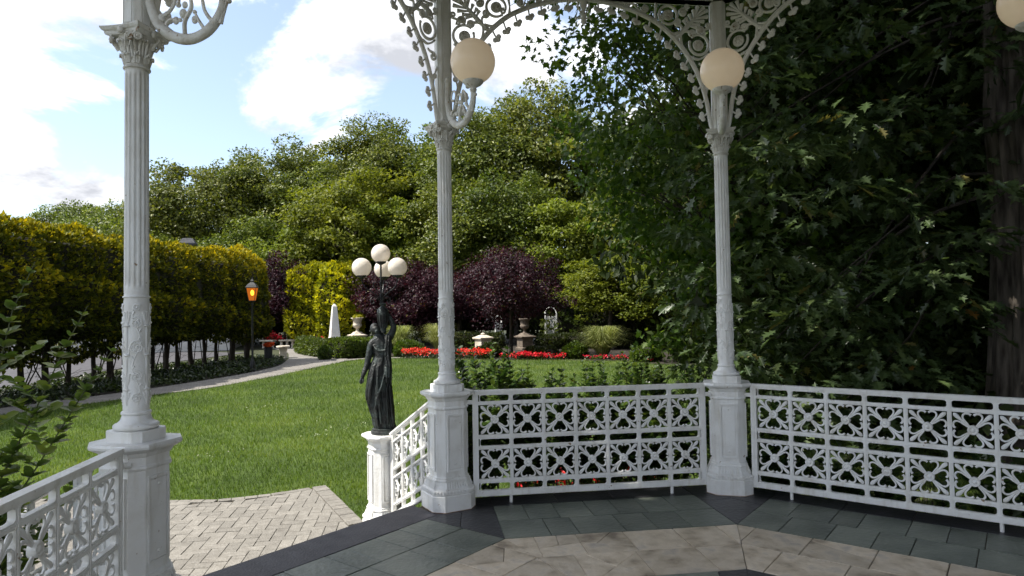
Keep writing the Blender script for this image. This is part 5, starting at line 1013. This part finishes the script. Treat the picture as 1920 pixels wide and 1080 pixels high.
def grass_blades():
    global RNG
    RNG = np.random.default_rng(55); n = 1500000; lo, hi = -12.5, 8.5
    x = RNG.uniform(lo, hi, n).astype(np.float64); y = RNG.uniform(2.8, 27.5, n); dx, dy = x + 1.368, y + 2.524; D_ = dx*0.134 + dy*0.99; lat = dx*0.991 - dy*0.134
    k = (np.abs(lat) < D_*0.80 + 0.3) & (D_ > 4) & (RNG.random(n) < np.minimum(1, (7.6/np.maximum(D_, 1))**1.55)); x, y, D_ = x[k], y[k], D_[k]
    k = inpoly(x, y, LAWN) & ~inpoly(x, y, PATIO) & (np.hypot(x, y) > 3.9); x, y, D_ = x[k], y[k], D_[k]; n = len(x)
    tone = np.clip(0.45 + 0.10*np.sin(x*1.7 + 0.8*y) + 0.10*np.sin(y*2.3 - x*0.6) + 0.09*np.sin(x*0.55 - y*0.37 + 1) + 0.07*np.sin(x*5.1 + y*4.3)*np.sin(y*6.0) + RNG.normal(0, 0.18, n) + 0.35*(RNG.random(n) < 0.03), 0, 1); a = RNG.random(n)*2*PI
    d = np.stack([np.cos(a)*0.55, np.sin(a)*0.55, np.ones(n)], 1); nr = np.stack([np.cos(a + 1.57), np.sin(a + 1.57), np.zeros(n)], 1)
    size = (0.042 + 0.028*RNG.random(n))*(1 + 0.035*np.maximum(D_ - 6, 0))
    return leaf_mesh('lawn_grass', L['grass'], np.stack([x, y, np.full(n, GZ - 0.004)], 1), d, np.cross(d, nr), size, 'blade', tone)
RNG = np.random.default_rng(88); x, y = scatter_poly([(-6, 5.8), (-2.6, 6.0), (-0.6, 5.6), (1.5, 8), (0.5, 13), (-4, 14), (-7, 11)], 1500, 89); k = np.sin(x*1.9 + 1)*np.cos(y*1.3) + 0.6*np.sin(x*4.1 - y*3.3) > 0.75; x, y = x[k], y[k]
o = link('clover_flowers', leaf_mesh('clover_flowers', L['clover'], np.stack([x, y, np.full(len(x), GZ + 0.045)], 1), unit(len(x)) + np.array([0, 0, 0.2]), np.array([0, 0, 1.0]) + unit(len(x))*0.5, 0.024*(0.7 + 0.6*RNG.random(len(x))), 'round')); tag(o, 'tiny white clover flowers scattered in the lawn', 'clover', None, 'stuff')
o = link('lawn_grass', grass_blades()); tag(o, 'short mown grass covering the lawn', 'grass', None, 'stuff')

# ------------------------------------------------------------------ leafy shrubs close to the gazebo
def shrub(name, lab, loc, stems, seed, leaf=0.055, group=None, mat='shrub', kind='oval'):
    """stems = (root x, root y, tip dx, tip dy, height)"""
    global RNG
    RNG = np.random.default_rng(seed); rnd = random.Random(seed); t = thing(name, lab, 'shrub', loc, 0, group); P_, D_, N_, S_ = [], [], [], []
    for (x0, y0, dx, dy, h) in stems:
        n_ = 9; pts = []
        for i in range(n_ + 1):
            u = i/n_; pts.append((x0 + dx*u**1.3 + rnd.uniform(-.012, .012), y0 + dy*u**1.3 + rnd.uniform(-.012, .012), h*u))
        MB().tube(pts, [0.0065*(1 - 0.75*i/n_) + 0.001 for i in range(n_ + 1)], 5).build('stem', MT['stem'], t)
        q = spline(pts, 4); L_ = math.dist(pts[0], pts[-1]); m_ = max(8, int(L_/0.026)); ph = rnd.uniform(0, 6)
        for j in range(m_):
            u = 0.30 + 0.70*j/m_; p = q[min(len(q) - 1, int(u*(len(q) - 1)))]; tg = np.array(q[min(len(q) - 1, int(u*(len(q) - 1)) + 1)]) - np.array(q[max(0, int(u*(len(q) - 1)) - 1)]); tg /= max(np.linalg.norm(tg), 1e-6)
            for s_ in (0, PI):
                a = ph + j*1.57 + s_ + rnd.uniform(-.8, .8); d = np.array([math.cos(a), math.sin(a), rnd.uniform(-0.35, 0.4)]) + tg*rnd.uniform(0.3, 1.0)
                P_.append(p); D_.append(d); N_.append(tg + np.array([0, 0, 0.6]) + np.array([rnd.uniform(-.5, .5), rnd.uniform(-.5, .5), 0])); S_.append(leaf*(0.55 + 0.6*rnd.random())*(1.0 if u < 0.9 else 0.6))
            if rnd.random() < 0.16 and u < 0.8:                              # side twig
                a = rnd.uniform(0, 2*PI); ln = rnd.uniform(0.08, 0.2); e = (p[0] + math.cos(a)*ln, p[1] + math.sin(a)*ln, p[2] + ln*0.7)
                for w in np.linspace(0.3, 1, 5):
                    for s_ in (1, -1): P_.append(tuple(p[i] + (e[i] - p[i])*w for i in range(3))); D_.append(np.array([math.cos(a + s_*1.1), math.sin(a + s_*1.1), 0.5])); N_.append(np.array([0, 0, 1.0]) + np.array([rnd.uniform(-.5, .5), rnd.uniform(-.5, .5), 0])); S_.append(leaf*(0.55 + 0.5*rnd.random()))
    link('foliage', leaf_mesh('foliage', L[mat], np.array(P_, float), np.array(D_), np.array(N_), np.array(S_), kind), t); return t
rnd = random.Random(29)
def clump(cx, cy, w, d, n, h0, h1): return [(rnd.uniform(-w, w), rnd.uniform(-d, d), rnd.uniform(-.30, .30), rnd.uniform(-.22, .22), h0 + (h1 - h0)*rnd.random()**1.4) for _ in range(n)]
GS = 'leafy shrubs behind the railing'
for (x, y, w, d, n, h0, h1, lab) in ((-1.0, 3.65, 0.28, 0.25, 24, 1.15, 1.55, 'leafy shrub close beside the column by the statue'), (-0.62, 3.95, 0.22, 0.2, 20, 1.3, 1.86, 'tallest leafy shrub behind the left end of the railing'), (-0.1, 4.0, 0.3, 0.25, 30, 1.2, 1.6, 'leafy shrub behind the railing left of its middle'), (0.45, 3.95, 0.3, 0.25, 30, 1.15, 1.58, 'leafy shrub behind the middle of the railing'), (0.92, 4.05, 0.2, 0.22, 26, 1.2, 1.72, 'dense upright leafy shrub behind the railing right of its middle'), (1.3, 3.8, 0.3, 0.25, 24, 1.05, 1.5, 'leafy shrub behind the right end of the railing'), (1.75, 3.4, 0.3, 0.25, 24, 0.8, 1.4, 'leafy shrub behind the column before the dark trees'), (2.5, 2.9, 0.4, 0.3, 20, 0.5, 1.0, 'low leafy shrub behind the long railing panel'), (3.3, 2.3, 0.4, 0.3, 18, 0.5, 1.0, 'low leafy shrub behind the far end of the long railing panel')):
    shrub('leafy_shrub', lab, (x, y, GZ), clump(x, y, w, d, n, h0, h1), int(1000 + x*100), 0.085, GS)
rnd = random.Random(9)
stems = [(rnd.uniform(-.22, .22), rnd.uniform(-.22, .22), rnd.uniform(-0.15, 0.42), rnd.uniform(0.25, 0.9), rnd.uniform(1.05, 1.6)) for _ in range(18)] + [(0.0, 0.05, 0.38, 1.0, 2.12), (0.05, 0.0, 0.18, 0.75, 2.36), (-.05, .1, 0.62, 0.9, 1.9), (0, 0, -0.05, 0.7, 2.3)]
shrub('leafy_shrub', 'leafy shrub with long shoots at the left edge, over the near railing', (-3.72, 0.72, GZ), stems, 99, 0.080, None, 'shrubL', 'round')

# ------------------------------------------------------------------ garden ornaments
t = thing('obelisk', 'white stone obelisk on ball feet behind the box hedge', 'obelisk', (-6.15, 35.28, GZ), math.radians(20))
MB().csq([(0.40, 0.02, 0), (0.40, 0.02, 0.12), (0.33, 0.02, 0.16), (0.33, 0.02, 0.36), (0.44, 0.02, 0.40), (0.46, 0.02, 0.46), (0.40, 0.02, 0.48)]).build('plinth', MT['stone'], t)
MB().csq([(0.28, 0.01, 0.615), (0.28, 0.01, 0.66), (0.265, 0.01, 0.665), (0.265, 0.01, 0.70), (0.257, 0.01, 0.71), (0.118, 0.01, 2.36), (0.03, 0.004, 2.50)]).build('shaft', MT['obstone'], t)
for sx_ in (-1, 1):
    for sy_ in (-1, 1): MB().ball((sx_*0.2, sy_*0.2, 0.548), 0.07, 12, 8).build('ball_foot', MT['obstone'], t, True)
def urn(lab, loc, s_, mat, rz, plants):
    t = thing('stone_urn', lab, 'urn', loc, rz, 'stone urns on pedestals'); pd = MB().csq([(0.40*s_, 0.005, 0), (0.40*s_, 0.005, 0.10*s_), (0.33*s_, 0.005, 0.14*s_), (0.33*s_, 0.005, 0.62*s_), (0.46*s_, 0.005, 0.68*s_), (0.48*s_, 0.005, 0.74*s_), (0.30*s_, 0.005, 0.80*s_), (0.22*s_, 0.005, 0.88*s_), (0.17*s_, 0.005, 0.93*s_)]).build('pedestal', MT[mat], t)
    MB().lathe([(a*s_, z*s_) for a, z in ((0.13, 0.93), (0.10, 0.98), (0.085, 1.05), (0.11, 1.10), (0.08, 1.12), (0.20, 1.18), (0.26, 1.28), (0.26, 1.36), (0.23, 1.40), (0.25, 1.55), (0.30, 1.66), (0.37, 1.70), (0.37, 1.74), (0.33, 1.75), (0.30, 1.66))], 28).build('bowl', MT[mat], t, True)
    if plants:
        me, cc = crown_mesh('foliage', L['gold'], 20, 26, (0.30*s_, 0.30*s_, 0.14*s_), 0.09, 0.08, 161, low=-0.2, shell=0.2); link('foliage', me, t, (0, 0, 1.76*s_))
urn('pale stone urn with yellow flowers beside the white obelisk', (-5.0, 36.2, GZ), 0.98, 'stone', math.radians(25), True)
urn('shaded stone urn under the right purple tree', (3.8, 31.0, GZ), 0.9, 'shadestone', math.radians(20), False)
t = thing('stone_pier', 'short stone pier with pointed cap beside the red flowers', 'pier', (1.57, 29.9, GZ), math.radians(28))
MB().csq([(0.36, 0.004, 0), (0.36, 0.004, 0.08), (0.29, 0.004, 0.10), (0.29, 0.004, 0.60)]).build('shaft', MT['stone'], t); MB().csq([(0.29, 0.004, 0.60), (0.38, 0.004, 0.64), (0.38, 0.004, 0.70), (0.27, 0.004, 0.74), (0.20, 0.004, 0.78), (0.10, 0.004, 0.82)]).build('cap', MT['stone'], t); MB().ball((0, 0, 0.86), (0.11, 0.11, 0.07), 12, 6).build('finial', MT['stone'], t, True)
def bench(lab, loc, rz, ln, dp, n):
    t = thing('stone_bench', lab, 'bench', loc, rz, 'stone garden benches'); b_ = MB(); rings = []
    MB().box((0, 0, 0.445), (ln/2, dp/2, 0.035)).box((0, 0, 0.40), (ln/2 - 0.04, dp/2 - 0.04, 0.012)).build('seat', MT['stone'], t)
    for i in range(n):
        x = -ln/2 + 0.16 + (ln - 0.32)*i/max(1, n - 1); MB().lathe([(0.10, 0), (0.10, 0.04), (0.07, 0.07), (0.09, 0.16), (0.075, 0.26), (0.06, 0.31), (0.09, 0.35), (0.10, 0.39)], 12, (x, 0, 0)).build('leg', MT['stone'], t, True)
bench('pale curved stone bench with baluster legs at the end of the path', (-9.05, 38.0, GZ), math.radians(12), 1.25, 0.45, 4); bench('small stone bench half hidden behind the end of the hedge', (-10.3, 38.1, GZ), math.radians(-20), 0.9, 0.45, 2)
t = thing('stone_stool', 'round topped stone stool on one thick leg beside the path', 'stool', (-7.62, 28.9, GZ), 0.2); MB().lathe([(0.18, 0.44), (0.27, 0.47), (0.30, 0.50), (0.30, 0.54), (0.28, 0.56)], 24).build('top', MT['stone'], t, True); MB().csq([(0.19, 0.02, 0), (0.17, 0.02, 0.06), (0.16, 0.02, 0.30), (0.19, 0.02, 0.44)]).build('leg', MT['stone'], t)
t = thing('planter', 'dark planter bucket of orange red flowers beside the lamp post', 'planter', (-7.85, 27.0, GZ)); MB().lathe([(0.13, 0), (0.16, 0.02), (0.17, 0.56), (0.185, 0.57), (0.185, 0.60), (0.16, 0.60), (0.15, 0.54)], 20).build('bucket', MT['iron'], t, True); me, cc = crown_mesh('blossoms', L['orange'], 16, 30, (0.17, 0.17, 0.10), 0.07, 0.07, 171, low=-0.1, shell=0.2, kind='oval'); link('blossoms', me, t, (0, 0, 0.66))
t = thing('bollard_light', 'dark cylindrical bollard light among the red flowers', 'bollard', (-1.5, 28.3, GZ)); MB().lathe([(0.15, 0), (0.15, 0.40), (0.155, 0.41), (0.155, 0.52), (0.15, 0.53), (0.03, 0.545)], 24).build('post', MT['iron'], t, True); MB().lathe([(0.157, 0.44), (0.157, 0.455)], 24, caps=False).build('band', MT['rooftile'], t, True)
t = thing('lamp_post', 'black lamp post with a lit amber lantern beside the hedge', 'street lamp', (-7.3, 22.05, GZ))
MB().lathe([(0.13, 0), (0.13, 0.05), (0.09, 0.08), (0.085, 0.35), (0.06, 0.40), (0.045, 0.46), (0.038, 0.55), (0.032, 2.35), (0.045, 2.37), (0.03, 2.40), (0.05, 2.46), (0.10, 2.49)], 14).build('post', MT['iron'], t, True)
def sq(w, z, n=4): return [(w*math.cos(PI/4 + k*PI/2), w*math.sin(PI/4 + k*PI/2), z) for k in range(n)]
lt = MB(); 
for k in range(4): lt.tube([sq(0.135, 2.50)[k], sq(0.235, 2.95)[k]], 0.010, 5)
lt.loft([sq(0.26, 2.95), sq(0.27, 2.97), sq(0.20, 3.06), sq(0.10, 3.13), sq(0.06, 3.16), sq(0.08, 3.19), sq(0.03, 3.26), sq(0.008, 3.33)]); lt.loft([sq(0.15, 2.48), sq(0.15, 2.505)]); hd = lt.build('lantern', MT['iron'], t)
for k in range(4):
    a, b_ = sq(0.13, 2.51), sq(0.225, 2.945); k2 = (k + 1) % 4; MB().add([a[k], a[k2], b_[k2], b_[k]], [(0, 1, 2, 3)]).build('pane', MT['amber'], hd)
MB().ball((0, 0, 2.78), (0.06, 0.06, 0.10), 10, 8).build('bulb', MT['flame'], hd, True)
def trellis(lab, loc, rz, h, w):
    t = thing('trellis_arch', lab, 'trellis', loc, rz, 'white trellis arches')
    for s_ in (-1, 1): MB().box((s_*w/2, 0, h*0.42), (0.035, 0.035, h*0.42)).build('post', MT['paint'], t)
    for i in range(7): MB().box((-w/2 + w*(i + 1)/8, 0, h*0.40), (0.014, 0.008, h*0.36)).build('slat', MT['paint'], t)
    for i in range(14): MB().box((0, 0.017, h*0.06 + h*0.68*i/13), (w/2 - 0.036, 0.008, 0.014)).build('slat', MT['paint'], t)
    for y_ in (0.0, 0.75):
        b_ = MB(); q = [(math.cos(a)*w*0.5*1.0, y_, h*0.84 + math.sin(a)*w*0.5) for a in np.linspace(0, PI, 12)]; b_.tube(q, 0.035, 6); b_.build('arch', MT['paint'], t)
trellis('white trellis arch right of the right purple tree', (5.72, 33.9, GZ), math.radians(-10), 2.15, 0.62); trellis('white trellis glimpsed behind the purple tree trunk', (2.85, 34.3, GZ), math.radians(35), 1.75, 0.45)
t = thing('outbuilding', 'low building with grey roof and dark roof vent behind the clipped hedge', 'building', (-17.5, 39.5, GZ), math.radians(8))
MB().span((-7, -3.5, 0), (5.0, 3.5, 4.2)).build('wall', MT['render'], t); rf = MB().loft([[(-7.6, -4.1, 4.2), (5.6, -4.1, 4.2), (5.6, 4.1, 4.2), (-7.6, 4.1, 4.2)], [(-4.5, -0.15, 6.0), (2.4, -0.15, 6.0), (2.4, 0.15, 6.0), (-4.5, 0.15, 6.0)]]).build('roof', MT['asphalt'], t)
MB().loft([sq(0.45, 5.75), sq(0.45, 6.22), sq(0.62, 6.24), sq(0.62, 6.34), sq(0.40, 6.62), sq(0.30, 6.64)]).build('vent', MT['rooftile'], rf, False, (2.3, -0.3, -0.05))
for i in range(4): w_ = MB().span((-5.5 + i*2.4, -3.56, 1.2), (-4.2 + i*2.4, -3.50, 2.7)).build('window', MT['iron'], t); MB().span((-5.6 + i*2.4, -3.60, 1.08), (-4.1 + i*2.4, -3.50, 1.2)).build('sill', MT['render'], w_)

# unseen building added behind the camera to cut sky light from that side
t = thing('added_house', 'unseen cream building added behind the gazebo to block sky light', 'added_house', (5.0, -4.8, GZ))
MB().span((-4.6, -6, 0), (7, 0, 4.6)).build('wall', MT['render'], t); MB().loft([[(-5.0, -6.4, 4.6), (7.4, -6.4, 4.6), (7.4, 0.4, 4.6), (-5.0, 0.4, 4.6)], [(-2, -3.1, 6.4), (4.5, -3.1, 6.4), (4.5, -2.9, 6.4), (-2, -2.9, 6.4)]]).build('roof', MT['rooftile'], t)
MB().span((-3.6, 0.0, 0.5), (-2.0, 0.06, 2.9)).build('door', MT['iron'], t)
for x in (-0.6, 1.8, 4.2): w_ = MB().span((x, 0, 1.2), (x + 1.4, 0.05, 3.0)).build('window', MT['iron'], t); MB().span((x - 0.1, 0, 1.08), (x + 1.5, 0.14, 1.2)).build('sill', MT['paint'], w_)
